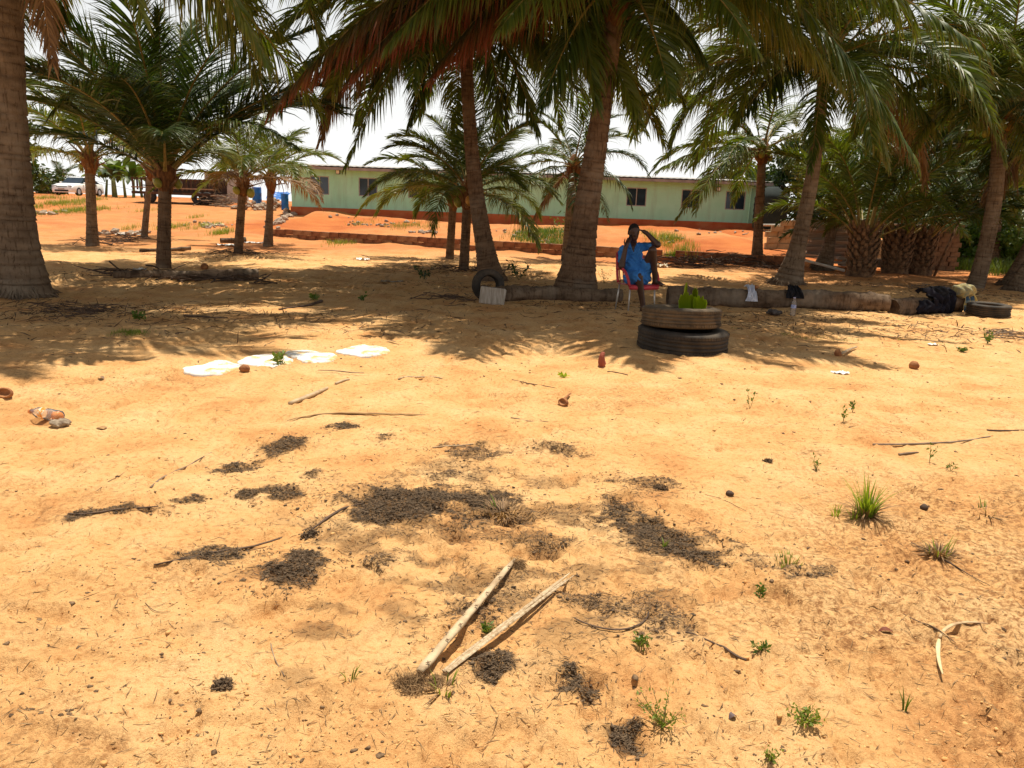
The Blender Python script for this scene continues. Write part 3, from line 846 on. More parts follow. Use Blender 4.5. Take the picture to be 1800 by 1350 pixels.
# oil palms with ragged trunks
def oil_palm(label, base, h, r, seed, L, n, style='oil', lean=0.0):
    rr = random.Random(seed)
    root = empty('oil_palm', base); tag(root, label, 'palm tree', 'palms of the grove')
    mb = MB(); zz = np.linspace(-.1, h, 10)
    mb.tube([[lean * q, 0, q] for q in zz], r * np.array([1.0, 1.02, .95, .9, .86, .82, .8, .8, .75, .5]), 14, True, jit=.04)
    mb.build('trunk', BOOT, root, True)
    sb = MB(); k = 0
    for zr in np.arange(.02, h, .105):
        m = 9
        for j in range(m):
            a = 2 * PI * (j + .5 * (k % 2)) / m + rr.uniform(-.12, .12)
            d = np.array([math.cos(a), math.sin(a), 0]); t = r * .84
            p0 = np.array([lean * zr, 0, zr]) + d * t * .8
            ln = rr.uniform(.14, .24) * (1 + .5 * zr / h)
            sb.tube([p0, p0 + d * ln * .55 + [0, 0, ln * .35], p0 + d * ln * .75 + [0, 0, ln * .9]], [.10, .075, .03], 5, True, flat=.55)
        k += 1
    sb.build('old_leaf_bases', BOOT, root, False)['kind'] = 'stuff'
    for k in range(n):
        f = (k + .5) / n; e = 84 - 52 * f + rr.uniform(-6, 6); az = k * 2.4 + rr.uniform(-.3, .3)
        me = template(style, int(round(e / 15) * 15), rr.randrange(3))
        add_frond(root, me, (lean * h + math.cos(az) * r * .5, math.sin(az) * r * .5, h - .1 - .25 * f), az, L / 4.2 * rr.uniform(.85, 1.1))
    return root
oil_palm('ragged stubby oil palm, frontmost of the three at the right', G(1510, 488), 1.35, .36, 3, 3.9, 20)
oil_palm('dark ragged oil palm, middle of the three at the right', G(1572, 480), 1.35, .40, 5, 4.2, 18, 'far_oil')
oil_palm('dark ragged oil palm, rightmost of the three', G(1612, 481), 1.3, .40, 8, 4.0, 18, 'far_oil')
b = G(1445, 470); c = X(1466, 385, b[1])
palm('palm_tree', 'small leaning palm in front of the block stacks', b, c, .20, .12, .12, 12, 1.9, 'far_yellow', 71, ctrl=[.15, 0, .6], emax=80, emin=20, stiff=.8, ring=.09)
b = G(1794, 512); c = b + np.array([1.9, .3, 4.2])
palm('palm_tree', 'grey trunk cut off by the right edge of the picture', b, c, .22, .16, .16, 14, 4.0, 'green', 73, ctrl=[.5, 0, 1.8], emax=75, emin=-5)
b = G(1775, 501); c = b + np.array([1.3, .6, 3.6])
palm('palm_tree', 'leaning palm trunk just behind the right edge trunk', b, c, .16, .14, .12, 14, 3.6, 'far_deep', 79, ctrl=[.5, 0, 1.4], emax=75, emin=-15)
b = G(1742, 473); c = b + np.array([-.2, .6, 3.9])
palm('palm_tree', 'black shaded trunk directly behind the straight coconut palm', b, c, .30, .26, .06, 16, 4.6, 'far_deep', 83, emax=80, emin=-30, mat=TRUNK_RED)
# far small palm left of the car
bx = X(112, 352, 85); b = np.array([bx[0], 85, float(terrain(bx[0], 85.))]); c = b + np.array([0, 0, 1.4])
palm('palm_tree', 'tiny far palm on the skyline behind the white car', b, c, .15, .12, .02, 13, 3.4, 'far_deep', 89, emax=75, emin=-10)
for k, (u, Y, hh, lab) in enumerate(((1655, 33, 5.5, 'tall palm in the dark wood behind the oil palms'), (1590, 36, 4.6, 'palm behind the oil palms, left of the dark wood'))):
    bx = X(u, 430, Y); b = np.array([bx[0], Y, float(terrain(bx[0], Y))])
    palm('palm_tree', lab, b, b + np.array([.2, 0, hh]), .2, .15, .05, 18, 4.4, 'far_green' if k % 2 else 'far_deep', 300 + k, emax=80, emin=-20)
# ------------------------------------------------------------------ house
HY = 46.0
def zat(u, v, Y): return X(u, v, Y)[2]
HX0, HX1 = X(513, 360, HY)[0], X(1338, 360, HY)[0]
EAVE = 3.42; PL = 1.25
WALLM = pm('green_render', (0.35, 0.67, 0.47), (0.41, 0.72, 0.52), 1.2, .9, .15, .01, detail=8)
PLINTHM = pm('red_oxide_paint', (0.40, 0.082, 0.024), (0.48, 0.11, 0.034), 1.6, .85, .15, .01)
ROOFM = pm('zinc_roof_sheet', (0.22, 0.20, 0.185), (0.40, 0.37, 0.33), 1.5, .55, .1, .01, metal=.3)
FASCIA = pm('fascia_board', (0.22, 0.19, 0.17), (0.33, 0.29, 0.26), 3, .7, .2, .01)
GLASS = pm('dark_glass', (0.012, 0.022, 0.035), (0.022, 0.04, 0.06), 2, .12, 0, spec=.6)
FRAME = pm('window_frame_metal', (0.30, 0.28, 0.25), (0.40, 0.37, 0.33), 8, .5, 0)
WHITEM = pm('white_plastic', (0.75, 0.73, 0.68), (0.82, 0.80, 0.75), 5, .5, .05, .002)
def stain(m, c2, stretch, lo, hi, amt):
    nt = m.node_tree; b = nt.nodes['Principled BSDF']; src = b.inputs['Base Color'].links[0].from_socket
    n = noise_node(nt, 1.0, 8, .7, stretch=stretch); r = ramp_node(nt, n.outputs[0], [(lo, (0, 0, 0)), (hi, (amt, amt, amt))])
    nt.links.new(mix_col(nt, src, c2, r.outputs[0]), b.inputs['Base Color'])
stain(WALLM, (.28, .40, .26), (2.5, 2.5, .35), .48, .75, .6); stain(WALLM, (.42, .34, .20), (.6, .6, 1.2), .58, .8, .4); stain(PLINTHM, (.50, .22, .09), (.8, .8, 2), .45, .7, .8)
house = empty('house', ((HX0 + HX1) / 2, HY, .7))
tag(house, 'long low green house with red plinth and metal roof', 'house')
ho = np.array([(HX0 + HX1) / 2, HY, .7])
wins = [(562, 32), (647, 32), (734, 32), (822, 32), (1020, 32), (1120, 34), (1216, 32), (1295, 34)]
W = []
for (u, w) in wins:
    xc = X(u, 330, HY)[0]; ww = w / 2 * HY / FPX * 1.0
    W.append((xc - ww, xc + ww, 1.98, 3.03))
mb = MB(); T_ = .2
def wseg(x0, x1, z0, z1):
    mb.box(((x0 + x1) / 2, HY + T_ / 2, (z0 + z1) / 2), (x1 - x0, T_, z1 - z0))
x = HX0
for (a, b_, z0, z1) in W:
    wseg(x, a, PL, EAVE); wseg(a, b_, PL, z0); wseg(a, b_, z1, EAVE); x = b_
wseg(x, HX1, PL, EAVE)
mb.box((HX0 + .1, HY + 4.2, (PL + EAVE) / 2), (.2, 8.0, EAVE - PL)); mb.box((HX1 - .1, HY + 4.2, (PL + EAVE) / 2), (.2, 8.0, EAVE - PL))
mb.box(((HX0 + HX1) / 2, HY + 8.3, (PL + EAVE) / 2), (HX1 - HX0, .2, EAVE - PL))
mb.xf(Matrix.Translation(-Vector(ho))).build('wall', WALLM, house)
MB().box(((HX0 + HX1) / 2 - ho[0], 4.1, PL - .7 - .7), (HX1 - HX0 + .08, 8.5, 1.4), bevel=.02).build('plinth', PLINTHM, house)
rf = MB()
n = 160; xs = np.linspace(HX0 - .45, HX1 + .35, n) - ho[0]
zz = .02 * (np.arange(n) % 2)
V = []; F = []
for (yy, z) in ((-.75, EAVE + .16), (4.2, EAVE + .45), (9.2, EAVE + .16)):
    V += [(xs[i], yy, z + zz[i] - .7) for i in range(n)]
for r_ in range(2):
    for i in range(n - 1): F.append((r_*n + i, r_*n + i + 1, (r_+1)*n + i + 1, (r_+1)*n + i))
roof = mk('roof', V, F, ROOFM, house)
MB().box((0 - .05, -.72, EAVE - .7 + .03), (HX1 - HX0 + .8, .04, .15)).build('fascia', FASCIA, roof)
MB().box((0, -.36, EAVE - .7 - .02), (HX1 - HX0 + .6, .68, .02)).build('soffit', WALLM, roof)
for (a, b_, z0, z1) in W:
    cx = (a + b_) / 2 - ho[0]; cz = (z0 + z1) / 2 - .7; w = b_ - a; h = z1 - z0
    m = MB()
    for s_ in (-1, 1):
        m.box((cx + s_ * (w / 2 - .025), .06, cz), (.05, .08, h)); m.box((cx, .06, cz + s_ * (h / 2 - .025)), (w - .1, .078, .05))
    m.box((cx, .06, cz), (.05, .076, h - .1))
    wo = m.build('window', FRAME, house)
    for s_ in (-1, 1):
        g = MB().box((cx + s_ * w / 4, .075, cz), (w / 2 - .07, .012, h - .1)).build('pane', GLASS, wo)
for u in (594, 1263):
    p = X(u, 302 if u < 900 else 332, HY - .1) - ho
    lo = MB().box((p[0], -.08, p[2]), (.24, .14, .26), bevel=.02).build('wall_lamp', pm('lamp_housing', (.03, .03, .03), (.05, .05, .05), 5, .5, 0), house)
    MB().box((p[0], -.16, p[2] - .01), (.18, .02, .18)).build('lamp_lens', WHITEM, lo)
p = X(1318, 360, HY - .1) - ho
MB().tube([(p[0], -.1, EAVE - .75), (p[0], -.1, 0.2)], .05, 8).build('drain_pipe', WALLM, house)
MB().tube([(p[0], -.1, EAVE - .85), (p[0] + .5, -.12, EAVE - .85)], .05, 8).build('drain_pipe', WALLM, house)

# dark water tank right of the house
tp = X(1352, 392, 44)
tk = MB(); tk.lathe([(0.01, 0), (.85, 0), (.9, .1)] + [(.9 + .03 * (i % 2), .2 + .16 * i) for i in range(10)] + [(.85, 1.9), (.4, 2.2), (.3, 2.3), (.01, 2.3)], 28)
o = tk.xf(Matrix.Translation((tp[0], 44, float(terrain(tp[0], 44)) + .1))).build('water_tank', pm('black_polytank', (.010, .017, .015), (.018, .027, .023), 3, .85, .05, .01), None, True)
tag(o, 'dark ribbed water tank at the right end of the house', 'water tank')

# ------------------------------------------------------------------ low block wall in front of the bank
wallroot = empty('low_block_wall', (WL[0], WL[1], 0)); tag(wallroot, 'low wall of brown blocks running in front of the house bank', 'wall')
BLK = pm('sandcrete_block', (0.14, 0.055, 0.026), (0.28, 0.125, 0.06), 5, .95, .7, .02)
bmat2 = pm('sandcrete_block_pale', (0.22, 0.11, 0.055), (0.34, 0.19, 0.10), 5, .95, .7, .02)
dv = WR - WL; Lw = np.linalg.norm(dv); dv /= Lw; wang = math.atan2(dv[1], dv[0])
bms = []
for k in range(6):
    m = MB().box((0, 0, 0), (.442, .15, .20), bevel=.012); v = np.concatenate(m.v); v = v + rng.normal(0, .004, v.shape)
    me = mesh_np('block', v, m.f); me.materials.append(BLK if k < 4 else bmat2); bms.append(me)
nb = int(Lw / .455)
for cr in range(2):
    for i in range(nb):
        s_ = (i + .5 + .5 * (cr % 2)) * .455
        x_, y_ = WL + dv * s_
        if s_ > Lw: continue
        if cr == 1 and (abs(i - 21) < 2 or rng.random() < .03): continue
        o = link('block', bms[int(rng.integers(6))], wallroot, (x_ - WL[0], y_ - WL[1], -.03 + .207 * cr + .10 - .0 * i + rng.normal(0, .004)))
        o.rotation_euler = (0, rng.normal(0, .012), wang + rng.normal(0, .02))

# ------------------------------------------------------------------ block and timber stacks at the right
def stack(name, label, cat, u, v, Y, rows, mat, rz, parts, dims, group=None, wob=.03):
    p = X(u, v, Y); z0 = float(terrain(p[0], Y)) - .01
    root = empty(name, (p[0], Y, z0), rz); tag(root, label, cat, group)
    me = []
    for k in range(4):
        m = MB().box((0, 0, 0), dims, bevel=min(dims) * .06); vv = np.concatenate(m.v) + rng.normal(0, min(dims) * .02, (m.n, 3))
        q = mesh_np(parts, vv, m.f); q.materials.append(mat); me.append(q)
    for r_, (cnt, off) in enumerate(rows):
        for i in range(cnt):
            o = link(parts, me[int(rng.integers(4))], root, (off + (i + .5) * (dims[0] * 1.04) + rng.normal(0, wob * .5), rng.normal(0, wob), dims[2] * (r_ + .5) * 1.02))
            o.rotation_euler = (0, 0, rng.normal(0, wob))
    return root
PALEB = pm('pale_block', (0.30, 0.215, 0.12), (0.46, 0.35, 0.20), 4, .95, .6, .015)
GREYB = pm('grey_timber', (0.24, 0.175, 0.125), (0.44, 0.35, 0.27), 6, .9, .6, .01, stretch=(.2, 4, 4))
stack('block_stack', 'stepped stack of pale cement blocks left of the leaning palm', 'block stack', 1342, 440, 30.5, [(9, 0), (9, .1), (8, 0), (6, .2), (4, .5)], PALEB, -.08, 'block', (.45, .2, .22))
stack('block_stack', 'low stack of pale cement blocks behind the oil palm', 'block stack', 1450, 450, 30.0, [(9, 0), (9, 0), (8, .2), (3, .6)], PALEB, .03, 'block', (.45, .2, .26))
stack('brick_panel', 'brown brick pier standing right of the oil palms', 'wall', 1622, 478, 27, [(3, 0), (3, .1), (3, 0), (3, .1), (3, 0), (3, .1), (3, 0), (3, .1), (3, 0), (3, .1)], pm('brown_brick', (.10, .055, .03), (.20, .12, .066), 4, .95, .5, .01), .1, 'brick', (.36, .2, .16), wob=.01)
stack('plank_stack', 'stack of grey planks with ragged ends behind the leaning palm', 'plank stack', 1402, 468, 27.2, [(1, .3 * ((i * 37) % 5) / 5) for i in range(17)], GREYB, .06, 'plank', (1.7, .3, .075), wob=.12)
stack('plank_stack', 'low pile of grey planks in front of the oil palm blocks', 'plank stack', 1462, 478, 25.6, [(1, .2), (1, 0), (1, .3), (1, .1)], GREYB, -.05, 'plank', (1.6, .3, .07), wob=.12)
for k, (u, v, Y, L_, rz, lab) in enumerate(((1335, 400, 31.2, 2.8, .05, 'long pale pole lying on top of the block stack'), (1410, 462, 24.5, 1.4, -.35, 'white pipe leaning on the plank stack'),
                                         (1550, 398, 30.4, 3.2, .02, 'pale board lying on the blocks behind the oil palms'))):
    p = X(u, v, Y)
    o = MB().tube([(p[0], Y, p[2] + .1), (p[0] + L_ * math.cos(rz), Y - .1, p[2] + .1 + L_ * math.sin(rz) * .6)], .045, 7).build('pole', pm('pale_pole', (.5, .44, .36), (.62, .56, .48), 5, .7, .2), None, True)
    tag(o, lab, 'pole')
p = X(1586, 455, 26.5)
m = MB().lathe([(.01, 0), (.26, 0), (.27, .1), (.26, .18), (.27, .2), (.26, .5), (.27, .55), (.24, .62), (.1, .66), (.01, .66)], 18)
tag(m.xf(Matrix.Translation((p[0], 26.5, float(terrain(p[0], 26.5))))).build('drum', pm('blue_plastic', (.02, .14, .38), (.03, .2, .5), 4, .4, .05), None, True), 'blue plastic drum glimpsed between the two dark oil palms', 'drum')
p = X(1655, 488, 24.4)
tag(MB().tube([(p[0] - .25, 24.4, float(terrain(p[0], 24.4)) - .05), (p[0] + .35, 24.5, 1.75)], .04, 7).build('post', BOOT, None, True), 'dark slanting post leaning against the brown brick pier', 'post')

# ------------------------------------------------------------------ left background: car, trailer, blue tarpaulin, banana bushes
def car(label, pos, rz, k=1.0):
    root = empty('car', pos, rz); tag(root, label, 'car')
    PAINT = pm('white_car_paint', (.78, .78, .76), (.84, .84, .82), 2, .25, 0, spec=.6)
    BLACK = pm('black_trim', (.012, .012, .013), (.02, .02, .02), 5, .5, 0)
    # length along x (front at -x)
    st = [-2.25, -2.2, -2.05, -1.6, -.95, -.75, .75, 1.5, 1.75, 2.1, 2.25]
    hood = [.55, .68, .78, .88, .95, .96, .96, .98, .98, .95, .6]
    wid = [.70, .78, .84, .88, .89, .89, .89, .88, .87, .80, .70]
    V = []; n = 10
    for x_, h, w in zip(st, hood, wid):
        for (yy, z) in ((-w*.97, .22), (-w, .40), (-w, .62), (-w*.97, h-.08), (-w*.86, h), (w*.86, h), (w*.97, h-.08), (w, .62), (w, .40), (w*.97, .22)):
            V.append((x_, yy, z))
    F = []
    for i in range(len(st) - 1):
        for j in range(n): F.append((i*n+j, (i+1)*n+j, (i+1)*n+(j+1) % n, i*n+(j+1) % n))
    F.append(tuple(range(n))); F.append(tuple((len(st)-1)*n+j for j in range(n))[::-1])
    body = mk('body', V, F, PAINT, root, True)
    V = []; cs = [(-1.0, .93, .80), (-.25, 1.40, .66), (.1, 1.46, .65), (.8, 1.43, .65), (1.65, .97, .78)]
    for x_, h, w in cs: V += [(x_, -w, h), (x_, w, h)]
    V += [(-1.0, -.84, .93), (-1.0, .84, .93), (1.65, -.84, .95), (1.65, .84, .95)]
    b_ = 10
    F = [(2, 4, 5, 3), (4, 6, 7, 5)]
    mk('roof', np.array(V), F, PAINT, root, False)
    mk('windscreen', np.array(V)[[0, 1, 3, 2]], [(0, 1, 2, 3)], GLASS, root)
    mk('rear_window', np.array(V)[[6, 7, 9, 8]], [(0, 1, 2, 3)], GLASS, root)
    for s_ in (0, 1):
        q = np.array(V)[[0 + s_, 2 + s_, 4 + s_, 6 + s_, 8 + s_]]
        mk('side_window', q, [(0, 1, 2, 3, 4)], GLASS, root)
        yy = -.68 if s_ == 0 else .68
        MB().box((.22, yy * 1.06, 1.18), (.07, .03, .5)).build('door_pillar', PAINT, root)
        MB().box((-.72, yy * 1.42, .98), (.14, .18, .12), bevel=.03).build('mirror', PAINT, root)
        hl = MB().box((-2.12, yy * .88, .70), (.18, .36, .13), bevel=.04, rz=.25 * (1 if s_ else -1)).build('headlight', pm('lamp_glass', (.25, .27, .3), (.4, .42, .45), 6, .15, 0, spec=.7), root)
        for x_ in (-1.42, 1.35):
            t = MB().lathe([(.2, -.1), (.3, -.1), (.32, -.06), (.32, .06), (.3, .1), (.2, .1)], 20, closed=True)
            wh = t.xf(Matrix.Translation((x_, yy * 1.18, .32)) @ Matrix.Rotation(PI / 2, 4, 'X')).build('wheel', BLACK, root, True)
            t = MB().lathe([(.01, -.09), (.2, -.09), (.2, .09), (.01, .09)], 12)
            t.xf(Matrix.Translation((x_, yy * 1.18, .32)) @ Matrix.Rotation(PI / 2, 4, 'X')).build('rim', pm('alloy', (.4, .4, .4), (.55, .55, .55), 6, .3, 0, metal=.8), wh)
    MB().box((-2.23, 0, .36), (.08, 1.1, .13), bevel=.02).build('lower_grille', BLACK, root)
    MB().box((-2.2, 0, .66), (.07, .9, .06), bevel=.02).build('grille', BLACK, root)
    MB().box((-2.285, 0, .50), (.02, .5, .11)).build('number_plate', pm('plate', (.4, .36, .33), (.5, .45, .4), 8, .5, 0), root)
    root.scale = (k, k, k)
    return root
cp = X(140, 347, 61)
car('white saloon car parked on the rise at the left', (cp[0], 61, float(terrain(cp[0], 61)) + .02), 1.526, .97)

tp = X(318, 352, 52); z0 = float(terrain(tp[0], 52))
tr = empty('trailer', (tp[0], 52, z0)); tag(tr, 'dark low truck bed with rusty slatted sides at the back left', 'trailer')
RUST = pm('rusty_steel', (.035, .02, .014), (.10, .05, .028), 4, .85, .4, .01)
MB().box((0, 0, .62), (5.4, 2.2, .16)).build('bed', RUST, tr)
MB().box((0, 1.05, 1.15), (5.4, .05, .9)).build('added_backing', RUST, tr)  # added dark board, keeps the sky from showing through the slats
MB().box((0, -1.08, .95), (5.4, .05, .08)).build('rail', pm('worn_rail', (.2, .13, .08), (.34, .23, .15), 5, .8, .3), tr)
MB().box((0, -1.08, 1.5), (5.4, .05, .08)).build('rail', RUST, tr)
for i in range(19): MB().box((-2.6 + i * .289, -1.05, 1.18), (.11, .04, .78)).build('slat', RUST, tr)
for x_ in (-1.6, 1.5, 2.1):
    t = MB().lathe([(.12, -.12), (.36, -.14), (.4, -.08), (.4, .08), (.36, .14), (.12, .12)], 18, closed=True)
    t.xf(Matrix.Translation((x_, -.9, .38)) @ Matrix.Rotation(PI / 2, 4, 'X')).build('wheel', pm('tyre_rubber', (.018, .017, .016), (.05, .045, .04), 8, .85, .3, .005), tr, True)
# pale shed wall and blue sheet beside the house corner
p = X(400, 350, 57); z0 = float(terrain(p[0], 57))
sh = empty('shed', (p[0], 57, z0)); tag(sh, 'small pale shed behind the short palms at the left', 'shed')
MB().box((0, 0, 1.0), (2.4, 2, 2.0)).build('wall', pm('pale_plaster', (.45, .40, .34), (.58, .53, .46), 2, .9, .3), sh)
MB().box((0, 0, 2.06), (2.8, 2.5, .1)).build('roof', ROOFM, sh)
MB().box((-.4, -1.02, .75), (.7, .05, 1.5)).build('door', pm('grey_door', (.2, .19, .18), (.28, .26, .24), 3, .7, .2), sh)
BLUE = pm('blue_tarpaulin', (.012, .10, .36), (.025, .17, .52), 3, .45, .3, .03)
for k, (u, v, Y, w, h, lab) in enumerate(((452, 352, 53, .6, 1.2, 'blue drum standing behind the wall end palm'), (501, 362, 49.5, .45, 1.0, 'blue barrel at the left corner of the green house'))):
    p = X(u, v, Y); z0 = float(terrain(p[0], Y)); r_ = w / 2
    m = MB().lathe([(.01, 0), (r_, 0), (r_*1.03, h*.04), (r_, h*.1), (r_, h*.32), (r_*1.05, h*.34), (r_, h*.37), (r_, h*.64), (r_*1.05, h*.66), (r_, h*.69), (r_, h*.94), (r_*.95, h), (.01, h)], 18)
    tag(m.xf(Matrix.Translation((p[0], Y, z0))).build('drum', BLUE, None, True), lab, 'drum')
def sheet(name, label, cat, pts, z, mat, amp, seed, n=26):
    """crumpled sheet spanning a quad of ground points"""
    a, b_, c_, d_ = [np.asarray(q, float) for q in pts]
    s_ = np.linspace(0, 1, n)
    S, T2 = np.meshgrid(s_, s_, indexing='ij')
    P = (a[None, None] * ((1-S)*(1-T2))[..., None] + b_ * (S*(1-T2))[..., None] + c_ * (S*T2)[..., None] + d_ * ((1-S)*T2)[..., None])
    w = np.linalg.norm(b_ - a)
    f = fbm(S * 5 + seed, T2 * 5, 3); f2 = fbm(S * 3 + seed + 9, T2 * 3 + 4, 2)
    P[..., 2] += z + amp * np.abs(f) * 3
    P[..., 0] += .1 * w * f2; P[..., 1] += .1 * w * fbm(S * 3 + seed + 20, T2 * 3, 2)
    V = P.reshape(-1, 3); Ii = (np.arange(n-1)[:, None] * n + np.arange(n-1)[None]).ravel()
    o = mk(name, V, np.stack([Ii, Ii + n, Ii + n + 1, Ii + 1], -1), mat, None, True)
    tag(o, label, cat); return o
q0 = X(474, 345, 52.5); z0 = float(terrain(q0[0], 52.5))
sheet('tarpaulin', 'crumpled blue tarpaulin on the rubble by the house corner', 'tarpaulin',
      [(q0[0], 51.6, z0 + .45), (q0[0] + 1.3, 51.6, z0 + .4), (q0[0] + 1.3, 53, z0 + .9), (q0[0], 53, z0 + .95)], 0, BLUE, .1, 3)

STONE = pm('rubble_stone', (.22, .15, .10), (.46, .36, .27), 4, .95, .6, .02)
def rock_meshes(k, seed, flat=.6):
    out = []; r = np.random.default_rng(seed)
    bm = bmesh.new(); bmesh.ops.create_icosphere(bm, subdivisions=1, radius=1)
    V0 = np.array([v.co[:] for v in bm.verts]); F0 = [[v.index for v in f.verts] for f in bm.faces]; bm.free()
    for i in range(k):
        V = V0 * (1 + r.normal(0, .16, (len(V0), 1))) * np.array([1, r.uniform(.6, 1), flat * r.uniform(.7, 1.2)])
        me = mesh_np('stone', V, F0); out.append(me)
    return out, V0, F0
RK, ICO_V, ICO_F = rock_meshes(7, 5)
for me in RK: me.materials.append(STONE)
def rubble(label, pts, n, size, spread, name='rubble_pile', cat='rubble', mats=None, heap=.2):
    """stones heaped along a polyline of ground pixels"""
    P = np.array([G(*p) for p in pts]); root = empty(name, P.mean(0)); tag(root, label, cat); r = np.random.default_rng(n)
    for i in range(n):
        t = r.random() * (len(P) - 1); k = int(t); q = P[k] + (P[min(k+1, len(P)-1)] - P[k]) * (t - k)
        off = r.normal(0, spread, 2)
        x_, y_ = q[0] + off[0], q[1] + off[1]; s_ = size * r.uniform(.5, 1.4)
        z_ = gz1(x_, y_) + s_ * .25 + heap * r.random() * math.exp(-(off @ off) / (spread ** 2) * .8)
        o = link('stone', RK[int(r.integers(7))], root, np.array([x_, y_, z_]) - P.mean(0))
        o.scale = (s_, s_, s_); o.rotation_euler = (r.uniform(-.4, .4), r.uniform(-.4, .4), r.uniform(0, 6))
    return root
rubble('heap of grey stones beside the blue drum at the house corner', [(440, 368), (490, 366)], 46, .24, .5, heap=.75)
rubble('line of pale stones running down from the house corner', [(508, 372), (478, 402)], 40, .19, .22, heap=.12)
rubble('scatter of pale stones on the bank below the first windows', [(600, 385), (660, 398), (710, 390)], 34, .11, .35, heap=.03)
rubble('scatter of pale stones halfway along the bank', [(735, 408), (760, 412)], 30, .11, .3, heap=.06)
rubble('broken stones behind the stout trunk', [(880, 408), (1000, 432)], 30, .10, .4, heap=.03)
rubble('thin line of stones near the drain at the right of the bank', [(1160, 425), (1300, 408)], 26, .10, .4, heap=.03)
rubble('strewn pale rubbish stones left of the dark bushy palm', [(70, 378), (110, 372)], 12, .16, .4, heap=.02)
rubble('pale chips strewn between the short palms', [(345, 392), (375, 400), (390, 396)], 40, .10, .45, heap=.03, cat='rubble')
rubble('stones at the foot of the car-side palm', [(180, 412), (238, 414)], 22, .15, .35, heap=.08)

# ------------------------------------------------------------------ brushwood heaps
STICK = pm('dead_stick', (.13, .085, .055), (.32, .23, .15), 8, .9, .4, .005, stretch=(1, 1, .3))
STICK_DK = pm('dead_stick_dark', (.05, .03, .02), (.14, .09, .06), 8, .9, .4, .005)
def brush(label, pts, n, L_, th, spread, heap, mat=STICK, cat='brushwood'):
    P = np.array([G(*p) for p in pts]); r = np.random.default_rng(n + len(pts)); mb = MB(); o0 = P.mean(0)
    for i in range(n):
        t = r.random() * (len(P) - 1); k = int(t); q = P[k] + (P[min(k+1, len(P)-1)] - P[k]) * (t - k)
        q = q + np.r_[r.normal(0, spread, 2), 0]
        a = r.uniform(0, PI); ln = L_ * r.uniform(.4, 1.3); d = np.array([math.cos(a), math.sin(a) * .7, r.normal(0, .16)]) * ln / 2
        z_ = gz1(q[0], q[1]) + .02 + heap * r.random() ** 1.5
        q[2] = z_
        bend = r.normal(0, .08, 3) * ln
        pts3 = [q - d, q + bend, q + d]
        for pp in pts3: pp[2] = max(pp[2], gz1(pp[0], pp[1]) + .01)
        mb.tube(bez([pts3[0], pts3[1], pts3[2]], 5), th * r.uniform(.5, 1.3) * np.array([1, .95, .85, .7, .4]), 5, True)
    o = mk('brushwood', np.concatenate(mb.v), mb.f, mat, None, True, o0); tag(o, label, cat, kind='stuff'); return o
brush('tangled heap of dead branches at the foot of the right house palm', [(1165, 466), (1260, 466), (1360, 470)], 110, 1.1, .018, .35, .28, STICK_DK)
brush('pile of bleached branches left of the short palms', [(368, 362), (402, 358)], 90, 1.2, .03, .4, .7)
brush('thin dead sticks under the low coconut palm', [(760, 470), (830, 476), (900, 478)], 60, .7, .010, .3, .08, STICK_DK)
brush('dead frond bits at the foot of the bushy left palm', [(190, 484), (300, 488), (440, 496)], 90, .8, .014, .22, .06, STICK_DK)
brush('dark twigs at the foot of the far left trunk', [(90, 545), (170, 550)], 90, .35, .006, .3, .03, STICK_DK)
brush('dry twigs on the ground left of the car-side palm', [(170, 430), (240, 420)], 60, .8, .014, .3, .15, STICK_DK)
brush('twigs strewn under the log tyre', [(760, 522), (830, 530)], 40, .5, .007, .2, .03, STICK_DK)
brush('dry sticks behind the right log end', [(1560, 505), (1700, 512)], 46, .6, .009, .4, .03)
brush('dry frond scraps at the far right edge', [(1770, 590), (1800, 596)], 40, .5, .008, .25, .04)
brush('sticks strewn at the foot of the short left palms', [(380, 445), (470, 450)], 50, .7, .010, .4, .08, STICK_DK)
# ------------------------------------------------------------------ vegetation in the background
def leaf_cloud(centers, radii, n, size, seed, mat, name='crown', parent=None, flat=.7, elong=1.6):
    """leaf-shaped quads spread through overlapping lobes, with uneven density"""
    r = np.random.default_rng(seed)
    centers = np.asarray(centers, float); radii = np.asarray(radii, float)
    w = radii ** 2; w = w / w.sum()
    k = r.choice(len(centers), n, p=w)
    d = r.normal(0, 1, (n, 3)); d /= np.linalg.norm(d, axis=1)[:, None]
    rad = r.random(n) ** .45
    # twig clumps
    nc = max(20, n // 45); ck = r.choice(len(centers), nc, p=w)
    cd = r.normal(0, 1, (nc, 3)); cd /= np.linalg.norm(cd, axis=1)[:, None]
    cc = centers[ck] + cd * (radii[ck] * r.random(nc) ** .35)[:, None] * np.array([1, 1, flat])
    use = r.random(n) < .8; ci = r.integers(0, nc, n)
    P = np.where(use[:, None], cc[ci] + r.normal(0, 1, (n, 3)) * (radii[ck[ci]] * .16)[:, None], centers[k] + d * (radii[k] * rad)[:, None] * np.array([1, 1, flat]))
    a = r.normal(0, 1, (n, 3)); a[:, 2] -= .35; a /= np.linalg.norm(a, axis=1)[:, None]
    b = np.cross(a, r.normal(0, 1, (n, 3))); b /= np.linalg.norm(b, axis=1)[:, None]
    s_ = size * r.uniform(.6, 1.3, n)[:, None]
    V = np.stack([P, P + a * s_ * elong * .5 + b * s_ * .5, P + a * s_ * elong, P + a * s_ * elong * .5 - b * s_ * .5], 1)
    F = np.arange(n * 4).reshape(n, 4)
    me = mesh_np(name, V.reshape(-1, 3), F)
    attr(me, 'tone', np.repeat(r.random(n), 4)); attr(me, 'tip', np.tile([0, .3, .6, .3], n))
    me.materials.append(mat)
    return link(name, me, parent)
BARKM = pm('tree_bark', (.06, .04, .028), (.16, .115, .08), 7, .95, .7, .02, stretch=(1, 1, .3))
